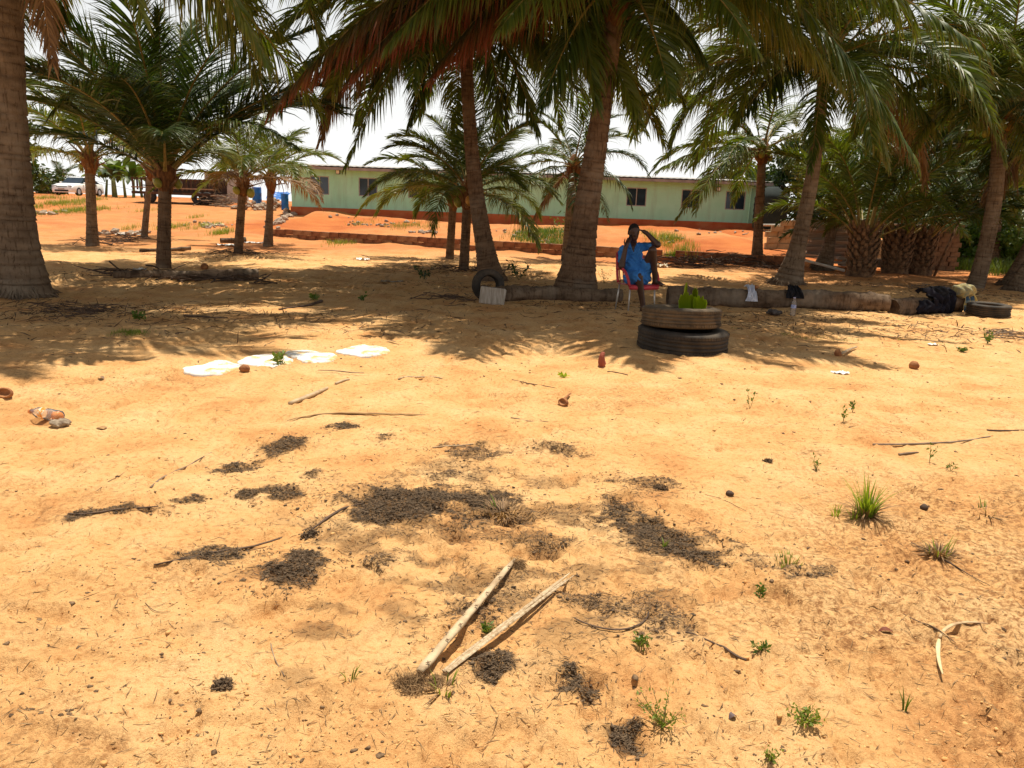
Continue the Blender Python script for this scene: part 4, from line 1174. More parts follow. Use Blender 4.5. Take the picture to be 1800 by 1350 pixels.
def broad_tree(label, base, h, spread, n, size, seed, mat=BROAD, trunk_r=.16, low=.35, cat='tree', name='broadleaf_tree'):
    r = np.random.default_rng(seed); base = np.asarray(base, float)
    root = empty(name, base); tag(root, label, cat)
    mb = MB(); top = np.array([r.normal(0, .2), r.normal(0, .2), h * .75])
    mb.tube(bez([(0, 0, -.1), (r.normal(0, .15), 0, h * .4), top], 8), np.linspace(trunk_r, trunk_r * .4, 8), 9)
    cen = []; rad = []
    for i in range(9):
        a = i * 2.4; z = h * (low + (1 - low) * ((i + .5) / 9)); rr_ = spread * (.75 - .45 * abs((i + .5) / 9 - .45)) * r.uniform(.7, 1.2)
        c_ = np.array([math.cos(a) * rr_, math.sin(a) * rr_, z]); cen.append(c_); rad.append(spread * r.uniform(.35, .55))
        mb.tube(bez([top * min(.9, z / h), c_ * .5 + [0, 0, z * .35], c_], 5), np.linspace(trunk_r * .45, .02, 5), 6)
    mb.build('trunk', BARKM, root, True)
    leaf_cloud(cen, rad, n, size, seed, mat, 'crown', root)
    return root
def on(u, Y, dz=0.0):
    x_ = X(u, 420, Y)[0]; return np.array([x_, Y, float(terrain(x_, Y)) + dz])
broad_tree('tall dark tree behind the right coconut palm', on(1835, 33), 8.5, 3.2, 9000, .16, 11, BROAD, .25)
broad_tree('dark leafy tree filling the gap behind the oil palms', on(1640, 47), 7.0, 3.6, 8000, .18, 12, BROAD, .25, low=.12)
broad_tree('dense tree right of the water tank', on(1530, 44), 6.0, 3.4, 7000, .18, 13, BROAD, .2, low=.15)
broad_tree('bright green tree beyond the brick pier', on(1700, 50), 5.5, 3.2, 7000, .17, 14, BRIGHT, .2, low=.1)
broad_tree('pale green bush at the right edge background', on(1775, 36), 2.6, 2.2, 5000, .14, 15, BRIGHT, .1, low=.08, cat='bush', name='bush')
broad_tree('dark tree closing the view at the right edge', on(1880, 44), 9.0, 3.8, 9000, .18, 16, BROAD, .25, low=.1)
broad_tree('tree top seen above the house roof', on(1285, 66), 5.4, 2.2, 3500, .2, 17, BROAD, .2, low=.45)
broad_tree('dark tree behind the far left trunk', on(20, 42), 4.4, 1.9, 4500, .17, 18, BROAD, .15, low=.35)
broad_tree('grey green bush on the skyline left of the car', on(92, 72), 2.0, 1.8, 2600, .16, 19, BROAD, .1, low=.1, cat='bush', name='bush')
broad_tree('leafy tree behind the block stacks', on(1400, 48), 5.2, 3.0, 6000, .19, 21, BROAD, .2, low=.2)
broad_tree('low green thicket beneath the right background trees', on(1690, 31), 1.5, 2.0, 5200, .12, 22, BRIGHT, .08, low=.05, cat='bush', name='bush')
broad_tree('small thicket at the right edge behind the leaning trunk', on(1790, 30), 1.4, 1.8, 4200, .12, 23, BRIGHT, .08, low=.05, cat='bush', name='bush')
broad_tree('wide hedge bush behind the rightmost oil palm', on(1640, 37), 3.0, 2.4, 6000, .15, 24, BROAD, .1, low=.05, cat='bush', name='bush')

# banana clump right of the car
def banana(label, base, n, h, seed):
    root = empty('banana_plant', base); tag(root, label, 'banana plant', 'banana plants behind the car'); r = np.random.default_rng(seed)
    MB().tube([(0, 0, -.05), (r.normal(0, .1), 0, h * .5)], [.12, .08], 8).build('stem', pm('banana_stem', (.14, .17, .05), (.25, .27, .09), 5, .6, .2), root, True)
    for i in range(n):
        a = i * 2.4 + r.uniform(-.3, .3); e = r.uniform(35, 80)
        c_ = arc_curve(h * r.uniform(.6, .9), e, e - r.uniform(60, 110), 1.4)
        w = np.interp(np.linspace(0, 1, 40), [0, .2, .3, .6, .9, 1], [.01, .02, .22, .28, .15, .01])
        V = []
        for q, ww in zip(c_, w): V += [(q[0], -ww, q[2] + .25 * ww), (q[0], 0, q[2]), (q[0], ww, q[2] + .25 * ww)]
        F = [(3*i_+j, 3*i_+j+1, 3*i_+j+4, 3*i_+j+3) for i_ in range(39) for j in (0, 1)]
        me = mesh_np('leaf', np.array(V), F, True); me.materials.append(BRIGHT if i % 3 == 0 else BROAD)
        attr(me, 'tone', np.full(len(V), r.random())); attr(me, 'tip', np.zeros(len(V)))
        o = link('leaf', me, root, (0, 0, h * .42)); o.rotation_euler = (0, 0, a)
for k, (u, Y, h) in enumerate(((192, 64, 2.2), (210, 60, 2.3), (226, 63, 2.5), (240, 59, 2.1), (205, 68, 2.7), (255, 66, 2.6))):
    banana(['banana plant touching the rear of the car', 'banana plant just right of the car', 'tallest banana plant in the clump', 'banana plant at the right of the clump',
            'banana plant rising at the back of the clump', 'banana plant hidden behind the bushy palm'][k], on(u, Y), 15, h * 1.25, k + 3)
# wires
for k, (a, b_, lab) in enumerate((((-60, 235, 40), (330, 318, 70), 'upper power cable crossing the sky at the left'), ((-60, 252, 40), (330, 352, 70), 'lower power cable crossing the sky at the left'))):
    A, B = X(*a), X(*b_)
    pts = bez([A, (A + B) / 2 + [0, 0, -.6], B], 20)
    tag(MB().tube(pts, .011, 5).build('power_cable', pm('cable', (.02, .02, .02), (.03, .03, .03), 5, .6, 0), None, True), lab, 'cable')

# ------------------------------------------------------------------ grass
def grass(label, polys, n, h, seed, mat=GRASS, name='grass', wid=.010, spread=.25, cat='grass', kind='stuff', lean=.5):
    """polys: ground pixels (u, v, ru, rv)"""
    r = np.random.default_rng(seed); PT = []
    tot = sum(p[2] * p[3] for p in polys)
    for (u, v, ru, rv) in polys:
        c, rx, ry = px_axes(u, v, ru, rv); m = max(4, int(n * ru * rv / tot))
        a = r.uniform(0, 2*PI, m); q = np.sqrt(r.random(m)) * (1 + .3 * r.normal(0, 1, m))
        PT.append(np.stack([c[0] + np.cos(a) * q * rx, c[1] + np.sin(a) * q * ry], -1))
    PT = np.concatenate(PT)
    cl = fbm(PT[:, 0] / .5 + seed, PT[:, 1] / .5, 2) > -.12
    PT = PT[cl]; m = len(PT)
    z = gz(PT[:, 0], PT[:, 1]) - .005
    a = r.uniform(0, 2*PI, m); ln = h * r.uniform(.45, 1.25, m); le = lean * r.uniform(.2, 1.4, m)
    d = np.stack([np.cos(a), np.sin(a), 0*a], -1); sd = np.stack([-np.sin(a), np.cos(a), 0*a], -1)
    B = np.stack([PT[:, 0], PT[:, 1], z], -1); V = []
    for t in (0, .4, .75, 1.0):
        p = B + d * (le * ln * t ** 1.8)[:, None]; p[:, 2] += ln * t * (1 - .25 * le * t)
        w = wid * (1 - t ** 1.5 * .97) * (.6 if t == 0 else 1)
        V += [p - sd * w / 2, p + sd * w / 2]
    V = np.stack(V, 1).reshape(-1, 3)
    F = np.concatenate([np.stack([np.arange(m)*8 + 2*j, np.arange(m)*8 + 2*j+1, np.arange(m)*8 + 2*j+3, np.arange(m)*8 + 2*j+2], -1) for j in range(3)])
    me = mesh_np(name, V, F, True)
    attr(me, 'tone', np.repeat(r.random(m), 8)); attr(me, 'tip', np.tile(np.repeat([0, .3, .6, .95], 2), m))
    me.materials.append(mat); o = link(name, me)
    tag(o, label, cat, kind=kind); return o
grass('green grass spreading over the slope below the car', [(95, 362, 38, 8), (140, 372, 40, 8), (75, 350, 30, 5), (30, 365, 25, 20), (160, 352, 25, 3)], 5200, .30, 1, wid=.02)
grass('bright green grass strip on the bank behind the stout trunk', [(955, 418, 50, 9)], 3000, .30, 2, BRIGHT, wid=.02)
grass('yellow green tussocks on the bank right of the person', [(1180, 425, 28, 10), (1160, 420, 18, 8)], 1500, .35, 3, wid=.018)
grass('weeds growing along the low wall right of the person', [(1185, 452, 25, 6), (1210, 458, 20, 5)], 700, .40, 4, wid=.016)
grass('sparse green weeds on the bank below the windows', [(640, 395, 20, 4), (700, 400, 30, 4), (745, 398, 40, 4), (600, 428, 30, 5), (845, 432, 20, 5)], 1500, .2, 5, wid=.015)
grass('small green weed clumps between the left palms', [(305, 400, 12, 5), (365, 398, 14, 6), (345, 382, 10, 3), (390, 412, 18, 5), (240, 402, 12, 5), (255, 372, 10, 4)], 1500, .26, 6, wid=.018)
grass('flat green grass patch in front of the far left trunk', [(228, 586, 30, 4)], 500, .05, 7, wid=.006)
grass('dark green grass under the right background trees', [(1680, 470, 30, 14), (1760, 478, 40, 8)], 2600, .5, 8, BRIGHT, wid=.025)
grass('thin grass tufts along the shade edge right of the tyres', [(1400, 592, 60, 5), (1540, 598, 50, 4), (1300, 580, 30, 4)], 420, .05, 9, wid=.005)

def tuft(label, u, v, n, h, seed, mat=GRASS, wid=.007, rad=.03, lean=.55, dry=0, cat='grass tuft', name='grass_tuft'):
    p = G(u, v); root = empty(name, p); tag(root, label, cat)
    r = np.random.default_rng(seed)
    for part, m, mt, hh, lw in (('blades', n, mat, h, lean), ('dry_blades', dry, DRY, h * .55, 1.6)):
        if not m: continue
        a = r.uniform(0, 2*PI, m); q = rad * np.sqrt(r.random(m)); ln = hh * r.uniform(.4, 1.15, m); le = lw * r.uniform(.15, 1.2, m)
        d = np.stack([np.cos(a), np.sin(a), 0*a], -1); sd = np.stack([-np.sin(a), np.cos(a), 0*a], -1); B = d * q[:, None]; V = []
        for t in (0, .3, .6, .85, 1.0):
            pp = B + d * (le * ln * t ** 1.7)[:, None]; pp[:, 2] += ln * t * (1 - .45 * np.minimum(le, 1.6) * t) - .004
            w = wid * (1 - t ** 2 * .96); V += [pp - sd * w / 2, pp + sd * w / 2]
        V = np.stack(V, 1).reshape(-1, 3)
        F = np.concatenate([np.stack([np.arange(m)*10 + 2*j, np.arange(m)*10 + 2*j+1, np.arange(m)*10 + 2*j+3, np.arange(m)*10 + 2*j+2], -1) for j in range(4)])
        me = mesh_np(part, V, F, True); attr(me, 'tone', np.repeat(r.random(m), 10)); attr(me, 'tip', np.tile(np.repeat([0, .2, .45, .7, .95], 2), m))
        me.materials.append(mt); link(part, me, root)['kind'] = 'stuff'
    return root
tuft('tall bright green grass tuft on the sand at the right', 1522, 908, 85, .24, 2, TUFT, dry=90, rad=.045, wid=.010)
tuft('small low tuft left of the tall grass tuft', 1470, 905, 18, .07, 3, TUFT, rad=.03)
tuft('thin sprout at the left foot of the tall tuft', 1500, 912, 14, .09, 4, TUFT, rad=.02)
tuft('flattened dry grass clump right of the tall tuft', 1650, 975, 16, .12, 5, dry=140, rad=.06)
tuft('dry brown grass sticking out of the long mulch band', 885, 900, 4, .10, 6, dry=160, rad=.10)
tuft('small green shoots on the pale brown mulch stain', 1385, 996, 40, .07, 7, rad=.06, dry=20)
tuft('lone thin seedling sprouting in the right foreground', 1590, 1250, 7, .10, 8, rad=.008, wid=.010)
tuft('spiky seedling on the slanting mulch strip', 1168, 962, 8, .06, 9, rad=.01, wid=.009)
tuft('sparse sprout beside the two stalks bottom', 778, 1215, 12, .08, 10, rad=.05, dry=30)
tuft('tiny sprout left of the coir tuft', 615, 1195, 9, .06, 11, rad=.02)
tuft('dry grass at the right edge of the sand', 1735, 905, 6, .1, 12, dry=60, rad=.10)
def weed(label, u, v, h, n, seed, spread=.6, leaf=.02, mat=BRIGHT):
    """branching herb with small leaves"""
    p = G(u, v); root = empty('weed', p); tag(root, label, 'weed'); r = np.random.default_rng(seed)
    mb = MB(); LP = []; LD = []
    for i in range(n):
        a = r.uniform(0, 2*PI); ln = h * r.uniform(.5, 1.1); d = np.array([math.cos(a) * spread, math.sin(a) * spread, 1.0]); d /= np.linalg.norm(d)
        pts = bez([(0, 0, -.005), d * ln * .5 + r.normal(0, .1, 3) * ln, d * ln], 6)
        mb.tube(pts, np.linspace(.0022, .001, 6), 4)
        for q in pts[2:]:
            for _ in range(3):
                LP.append(q + r.normal(0, .006, 3)); LD.append(r.normal(0, 1, 3) + d * .8)
    mb.build('stem', pm('weed_stem', (.16, .13, .04), (.24, .2, .06), 9, .7, 0), root, True)
    LP = np.array(LP); LD = np.array(LD); LD /= np.linalg.norm(LD, axis=1)[:, None]; m = len(LP)
    b = np.cross(LD, r.normal(0, 1, (m, 3))); b /= np.linalg.norm(b, axis=1)[:, None]; s_ = leaf * r.uniform(.6, 1.3, m)[:, None]
    V = np.stack([LP, LP + LD * s_ * .55 + b * s_ * .24, LP + LD * s_ * 1.1, LP + LD * s_ * .55 - b * s_ * .24], 1).reshape(-1, 3)
    me = mesh_np('foliage', V, np.arange(4*m).reshape(m, 4)); attr(me, 'tone', np.repeat(r.random(m), 4)); attr(me, 'tip', np.zeros(4*m)); me.materials.append(mat)
    link('foliage', me, root); return root
weed('spreading leafy weed at the bottom right of centre', 1165, 1275, .11, 16, 1, 1.0, .014, GRASS)
weed('low leafy weed at the bottom right', 1412, 1268, .055, 16, 2, 1.6, .016, GRASS)
weed('small broad-leaved seedling in the right foreground', 1337, 1142, .035, 5, 3, 1.2, .02)
weed('small weed near the bottom edge right of centre', 1355, 1335, .05, 8, 4, .8, .012, GRASS)
weed('thin upright seedling right of the slanting strip', 1335, 1048, .07, 4, 5, .3)
weed('seedling below the right mulch area', 1128, 1140, .04, 6, 6, 1.0)
weed('seedling on the brown mulch between the stalks', 862, 1112, .04, 6, 7, .9)
weed('drooping seedling upper left of the tall grass tuft', 1436, 828, .08, 3, 8, .4, .02)
weed('thin bent seedling right of the tall grass tuft', 1634, 812, .17, 2, 9, .3, .022)
weed('second thin bent seedling farther right', 1672, 828, .08, 2, 10, .5, .02)
weed('upright dark seedling behind the tall tuft', 1498, 725, .10, 2, 11, .2, .03)
weed('thin seedling left of the upright dark one', 1482, 742, .10, 2, 12, .2, .03)
weed('seedling in front of the tyres at the right', 1318, 718, .14, 2, 13, .2, .03)
weed('pale seedling in front of the brown husk', 992, 664, .06, 5, 14, 1.0, .03, LIME)
weed('leafy plant growing through the second white slab', 490, 642, .11, 6, 15, .6, .045)
weed('green seedling on the shaded sand left of centre', 554, 530, .13, 5, 16, .6, .06)
weed('seedling in the shade right of the leafy one', 636, 528, .12, 4, 17, .6, .05)
weed('grassy shrublet left of the log tyre', 745, 488, .35, 9, 18, .8, .07, BROAD)
weed('twiggy shrublet behind the left log', 912, 492, .45, 9, 19, .7, .08, BROAD)
weed('dry twiggy shrublet right of the stout trunk', 1062, 498, .45, 9, 20, .7, .03, DRY)
weed('bright sprig at the shade edge far right', 1735, 604, .16, 6, 21, .5, .04, BRIGHT)
weed('slender sapling on the bank behind the stout trunk', 980, 420, 1.1, 5, 22, .35, .12, BRIGHT)
weed('green weed in the left shade', 246, 562, .14, 6, 23, .8, .05)
weed('low green sprigs at the right shade edge', 1690, 618, .06, 10, 24, 1.3, .03)

# ------------------------------------------------------------------ tyres
RUB = pm('old_tyre_rubber', (.028, .022, .017), (.085, .066, .046), 5, .85, .35, .006)
RUB_DK = pm('old_tyre_rubber_dark', (.012, .011, .011), (.035, .032, .03), 5, .8, .35, .006)
def dusty(m, amt, col_):
    nt = m.node_tree; b = nt.nodes['Principled BSDF']; src = b.inputs['Base Color'].links[0].from_socket
    n = noise_node(nt, 3.0, 7, .7); n2 = noise_node(nt, 22, 5, .7); mm = nt.nodes.new('ShaderNodeMath'); mm.operation = 'MULTIPLY'
    r1 = ramp_node(nt, n.outputs[0], [(.38, (.15, .15, .15)), (.66, (1, 1, 1))]); r2 = ramp_node(nt, n2.outputs[0], [(.3, (.3, .3, .3)), (.6, (amt, amt, amt))])
    nt.links.new(r1.outputs[0], mm.inputs[0]); nt.links.new(r2.outputs[0], mm.inputs[1])
    nt.links.new(mix_col(nt, src, col_, mm.outputs[0]), b.inputs['Base Color'])
dusty(RUB, .75, (.22, .145, .075)); dusty(RUB_DK, .40, (.17, .115, .062))
def tyre_prof(R, r, w):
    pr = [(r, -w*.36), (r + (R-r)*.25, -w*.47), (r + (R-r)*.6, -w*.5), (R*.975, -w*.44), (R*.995, -w*.38)]
    for i in range(4):
        z = -w*.38 + (i + .7) * w*.76/4.4
        pr += [(R, z - .012), (R - .012, z - .008), (R - .012, z + .004), (R, z + .008)]
    pr += [(R*.995, w*.38), (R*.975, w*.44), (r + (R-r)*.6, w*.5), (r + (R-r)*.25, w*.47), (r, w*.36),
           (r + .012, w*.30), (r + (R-r)*.55, w*.40), (R - .05, w*.3), (R - .05, -w*.3), (r + (R-r)*.55, -w*.40), (r + .012, -w*.30)]
    return pr
def tyre(label, loc, R, r, w, mat, rot=(0, 0, 0), n=64, blocks=True):
    root = empty('tyre', loc); tag(root, label, 'tyre'); root.rotation_euler = rot
    m = MB().lathe(tyre_prof(R, r, w), n, closed=True); m.v = [q + rng.normal(0, .0012, q.shape) for q in m.v]
    m.build('carcass', mat, root, True)
    if blocks:
        tb = MB()
        for i in range(84):
            a = 2 * PI * i / 84; 
            for k, z in enumerate((-.32, .32)):
                tb.box((math.cos(a) * (R + .001), math.sin(a) * (R + .001), z * w), (.010, R * 2 * PI / 84 * .8, w * .12), rz=a)
        tb.build('tread', mat, root)['kind'] = 'stuff'
    return root
tz = TYRE_C
z0 = gz1(tz[0], tz[1])
ty1 = tyre('large worn truck tyre lying flat at the bottom of the stack', (tz[0], tz[1], z0 + .115), .525, .29, .27, RUB_DK)
ty1.rotation_euler = (.02, .01, .3)
ty2 = tyre('smaller brown dusty tyre on top of the stack', (tz[0] - .035, tz[1] + .02, z0 + .375), .46, .27, .235, RUB)
ty2.rotation_euler = (-.03, .05, 1.1)
SOILM = pm('planter_soil', (.10, .05, .025), (.24, .13, .06), 9, .95, .8, .03)
sv = []; sf = []
for i in range(9):
    for j in range(28):
        a = 2*PI*j/28; q = .36 * i / 8; sv.append((math.cos(a)*q, math.sin(a)*q, .03 + .03*fbm(np.array([math.cos(a)*q*9 + 3.]), np.array([math.sin(a)*q*9 + 7.]), 2)[0]))
for i in range(8):
    for j in range(28): sf.append((i*28+j, (i+1)*28+j, (i+1)*28+(j+1) % 28, i*28+(j+1) % 28))
mk('soil_fill', np.array(sv), sf, SOILM, ty2, True)
# cut pleated leaves standing in the tyre
def fan_leaf(root, loc, w, h, rz, seed, tilt=.1, base=.55):
    r = np.random.default_rng(seed); n = 43; V = []
    for i in range(n):
        u = i / (n - 1) - .5; hh = h * (1 - .22 * abs(2 * u) ** 3 + .10 * u * (1 if seed % 2 else -1)) * (1 - .07 * r.random() - .05 * (1 + math.sin(i * .55 + seed)))
        for t in (0, .5, 1):
            V.append((u * w * (base + (1 - base) * t), .009 * (1 if i % 2 else -1) * (.4 + t) + tilt * t * h, hh * t))
    F = [(3*i+j, 3*i+3+j, 3*i+4+j, 3*i+1+j) for i in range(n-1) for j in (0, 1)]
    me = mesh_np('leaf', np.array(V), F, False); attr(me, 'tone', np.repeat(r.random(n), 3)); attr(me, 'tip', np.tile([0, .2, .5], n)); me.materials.append(LIME)
    o = link('leaf', me, root, loc); o.rotation_euler = (0, 0, rz)
pl = empty('potted_plant', (tz[0] + .06, tz[1] - .10, z0 + .41)); tag(pl, 'bright lime green pleated leaves planted in the upper tyre', 'plant')
fan_leaf(pl, (-.085, 0, -.03), .15, .30, .15, 1, base=.8); fan_leaf(pl, (.085, .0, -.03), .17, .27, -.1, 2, base=.6); fan_leaf(pl, (-.06, .05, -.02), .03, .40, .4, 3, base=.3); fan_leaf(pl, (.03, .05, -.02), .07, .36, -.3, 4, base=.3)
fan_leaf(pl, (.29, -.02, .0), .09, .075, -.3, 5, base=.9); fan_leaf(pl, (.0, .03, -.02), .06, .26, .2, 6, base=.6)
wd = weed('small dark weed beside the lime leaves in the tyre', 1185, 560, .1, 6, 31, .8, .03, BROAD); wd.location = (tz[0] - .13, tz[1] - .12, z0 + .40)
# tyre standing against the tall palm, and one lying at the far right
p = G(852, 532); tyre('dark tyre standing on edge at the foot of the leaning palm', (p[0] + .03, p[1] + .55, gz1(p[0], p[1] + .5) + .23), .275, .16, .18, RUB_DK, (PI / 2 - .12, 0, .35))
p = G(1748, 556); tyre('dark tyre lying flat beside the plaid towel at the right', (p[0], p[1] + .2, gz1(p[0], p[1]) + .10), .34, .2, .2, RUB_DK, (.03, 0, 0))

# ------------------------------------------------------------------ logs
LOGM = trunk_material('fallen_log_bark', (0.085, 0.052, 0.03), (0.23, 0.16, 0.105), (0.03, 0.018, 0.012))
ENDM = pm('log_end_wood', (.05, .03, .02), (.14, .09, .055), 14, .95, .6, .02)
def log(label, a, b, r0, r1, seed, mat=LOGM, sag=0):
    a = np.asarray(a, float); b = np.asarray(b, float); o0 = a.copy()
    root = empty('log', o0); tag(root, label, 'log')
    r = np.random.default_rng(seed); n = 90; m = 20
    t = np.linspace(0, 1, n); P = a - o0 + (b - a) * t[:, None]
    P[:, 2] += np.array([gz1(q[0] + o0[0], q[1] + o0[1]) for q in P]) - o0[2]
    rad = r0 + (r1 - r0) * t
    P[:, 2] = np.convolve(np.pad(P[:, 2], 10, 'edge'), np.ones(21) / 21, 'valid') + rad * .82
    th = np.linspace(0, 2*PI, m, endpoint=False)
    d = (b - a); d[2] = 0; d /= np.linalg.norm(d); s_ = np.array([d[1], -d[0], 0])
    nz_ = fbm(t[:, None] * np.linalg.norm(b - a) / .25 + seed, np.cos(th)[None] * 1.5 + 5, 3) + .5 * fbm(t[:, None] * 14 + seed, np.sin(th)[None] * 4, 2)
    wv = t * np.linalg.norm(b - a) / .13 * 2 * PI + 3.5 * fbm(t * 9 + seed, t * 0, 2) * 6
    ring = .028 * np.sin(wv)[:, None] * (.3 + 1.4 * (fbm(t[:, None] * 8 + seed, np.cos(th)[None] * 2, 2) + .5)) + .05 * (fbm(t[:, None] * 40, np.cos(th)[None] * 3 + np.sin(th)[None] * 2, 3))
    R = rad[:, None] * (1 + .55 * nz_ + 1.3 * ring)
    V = P[:, None] + R[..., None] * (np.cos(th)[None, :, None] * s_ + np.sin(th)[None, :, None] * np.array([0, 0, 1.]))
    F = np.array([(i*m+j, i*m+(j+1) % m, (i+1)*m+(j+1) % m, (i+1)*m+j) for i in range(n-1) for j in range(m)])
    me = mesh_np('bark', V.reshape(-1, 3), F, True); attr(me, 'scar', np.repeat((np.sin(wv) < -.75) * .6, m)); me.materials.append(mat)
    link('bark', me, root)
    for k, i in enumerate((0, n - 1)):
        e = V[i]; c_ = P[i] + d * (-.03 if i == 0 else .03) * -1
        VV = np.concatenate([e, e * .6 + c_ * .4, [c_]]); f = [(j, (j+1) % m, m + (j+1) % m, m + j) for j in range(m)] + [(m + j, m + (j+1) % m, 2*m) for j in range(m)]
        mk('cut_end', VV, [q if i else q[::-1] for q in f], ENDM, root)
    return root
A = G(840, 530) + [0.05, .22, 0]; B = G(1092, 532) + [0, .25, 0]
log('palm log on the ground running behind the stout trunk and chair', A, B, .135, .14, 3)
A = G(1176, 538) + [0, .2, 0]; B = G(1566, 553) + [0, .2, 0]
LOG2 = (A, B); log('long weathered palm log between the tyre stack and the clothes', A, B, .175, .17, 5)
A = G(1577, 553) + [0, .2, 0]; B = G(1668, 550) + [0, .25, 0]
LOG3 = (A, B); log('short log half covered by dark clothes', A, B + [.35, .12, 0], .165, .15, 7)
p = G(865, 534)
sl = MB().box((0, 0, 0), (.42, .10, .28), bevel=.015); sl.v = [q + rng.normal(0, .006, q.shape) for q in sl.v]
o = sl.xf(Matrix.Translation((p[0] + .0, p[1] + .02, gz1(p[0], p[1]) + .14)) @ Matrix.Rotation(.10, 4, 'Y') @ Matrix.Rotation(-.15, 4, 'X') @ Matrix.Rotation(.12, 4, 'Z')).build('timber_slab', pm('pale_grey_wood', (.26, .21, .16), (.46, .40, .33), 10, .9, .5, .01, stretch=(5, 1, .4)))
tag(o, 'pale grey wood slab propped at the left end of the log', 'slab')
A = G(195, 490); B = G(452, 492)
log('dark fallen log lying at the foot of the bushy left palm', A + [.0, .1, 0], B + [0, .1, 0], .07, .11, 9)
A = G(246, 441); B = G(335, 440)
log('thin log lying across the ground left of the short palms', A, B, .05, .06, 11)
A = G(388, 426); B = G(432, 426)
log('small block of wood on a white sheet near the short palms', A, B, .10, .10, 12)
# ------------------------------------------------------------------ clothes on the logs
def cloth_on_log(name, label, cat, seg, t, r, width, a0, a1, mat, seed, fold=.03, hang=0.0, tilt=0.0, n=34, spin=0.0):
    """cloth laid over a log: angle a measured from the front (camera side) up and over"""
    A, B = seg; d = (B - A); d[2] = 0; L_ = np.linalg.norm(d); d = d / L_; f = np.array([d[1], -d[0], 0])
    c = A + (B - A) * t; c = c.copy(); c[2] = gz1(c[0], c[1]) + r * .85
    S, T2 = np.meshgrid(np.linspace(-.5, .5, n), np.linspace(0, 1, n), indexing='ij')
    ang = a0 + (a1 - a0) * T2
    nf = fbm(S * 5 + seed, T2 * 4 + 3, 3)
    edge = .25 * fbm(T2 * 3 + seed * 2, S * 2, 2)
    w = S * width * (1 + .35 * np.sin(T2 * 3 + seed)) + edge * width * .5
    rr = r + .02 + np.abs(nf) * fold * 3 + fold * .6 * (1 + np.sin(S * 22 + 3 * fbm(S * 3, T2 * 3 + seed, 2) * 4))
    low = np.clip(-ang, 0, None)        # below the horizontal the cloth hangs straight
    P = c + d * (w + tilt * ang)[..., None] + f * (rr * np.cos(np.clip(ang, 0, None)))[..., None] + np.array([0, 0, 1.]) * (rr * np.sin(np.clip(ang, 0, None)) - low * r - hang * low)[..., None]
    V = P.reshape(-1, 3); Ii = (np.arange(n-1)[:, None]*n + np.arange(n-1)[None]).ravel()
    V[:, 2] = np.maximum(V[:, 2], gz(V[:, 0], V[:, 1]) + .008)
    me = mesh_np(name, V, np.stack([Ii, Ii+n, Ii+n+1, Ii+1], -1), True)
    attr(me, 'cu', (S * width).ravel()); attr(me, 'cv', (T2 * (a1 - a0) * r).ravel()); me.materials.append(mat)
    o = link(name, me); tag(o, label, cat); return o
WCLOTH = pm('white_cloth', (.60, .62, .72), (.74, .75, .80), 9, .9, .2, .01)
BCLOTH = pm('black_cloth', (.006, .006, .008), (.014, .013, .016), 9, .95, .3, .01)
NAVY = pm('navy_cloth', (.004, .0035, .007), (.013, .011, .019), 7, .95, .3, .01)
def plaid():
    m, nt, nd, lk, b = new_mat('plaid_towel')
    cu, cv = attr_node(nt, 'cu'), attr_node(nt, 'cv')
    def stripe(src, per, lo):
        a = nd.new('ShaderNodeMath'); a.operation = 'MULTIPLY'; a.inputs[1].default_value = 1 / per; lk.new(src, a.inputs[0])
        f = nd.new('ShaderNodeMath'); f.operation = 'FRACT'; lk.new(a.outputs[0], f.inputs[0])
        g = nd.new('ShaderNodeMath'); g.operation = 'GREATER_THAN'; g.inputs[1].default_value = lo; lk.new(f.outputs[0], g.inputs[0]); return g.outputs[0]
    c = mix_col(nt, (.035, .075, .13), (.16, .20, .20), stripe(cv, .23, .5))
    c = mix_col(nt, c, (.42, .32, .10), stripe(cu, .17, .76)); c = mix_col(nt, c, (.40, .33, .13), stripe(cv, .19, .80))
    lk.new(c, b.inputs['Base Color']); b.inputs['Roughness'].default_value = .95
    n = noise_node(nt, 120, 2); bump(nt, b, n.outputs[0], .4, .004)
    return m
PLAID = plaid()
cloth_on_log('cloth', 'crumpled white cloth draped over the long log', 'cloth', LOG2, .372, .175, .21, -.15, 1.75, WCLOTH, 3, .035)
cloth_on_log('cloth', 'black cloth hanging over the long log', 'cloth', LOG2, .565, .18, .23, .15, 1.9, BCLOTH, 8, .03)
cloth_on_log('clothes_pile', 'heap of dark navy clothes over the short log', 'clothes', LOG3, .80, .19, .46, -1.0, 2.3, NAVY, 12, .06)
cloth_on_log('towel', 'blue and yellow plaid towel draped beside the dark clothes', 'towel', LOG3, 1.36, .20, .36, -.95, 2.0, PLAID, 15, .02, tilt=-.05)
p = G(1640, 552)
def blob(c, R, amp, h=.02, seed=0, fr=7.0, wave=.35):
    c = np.asarray(c, float); R = np.asarray(R, float)
    def f(x, y, z):
        q = np.sqrt(((x - c[0]) / R[0]) ** 2 + ((y - c[1]) / R[1]) ** 2 + ((z - c[2]) / R[2]) ** 2)
        return (q - 1) * R.min() + amp * (np.sin(x * fr * 6 + seed + 2 * np.sin(z * fr * 4)) * wave + 1.2 * fbm(x * fr + z * fr * .7 + seed, y * fr + z * fr * .6, 3))
    return sdf_mesh(f, c - R * 1.5 - amp, c + R * 1.5 + amp, h)
V, F = blob((p[0] - .02, p[1] + .12, p[2] + .10), (.30, .16, .13), .05, seed=4)
tag(mk('clothes_pile', V, F, NAVY, None, True), 'dark crumpled garment on the ground in front of the short log', 'clothes')
V, F = blob((p[0] + .18, p[1] + .30, p[2] + .36), (.22, .16, .10), .05, seed=9)
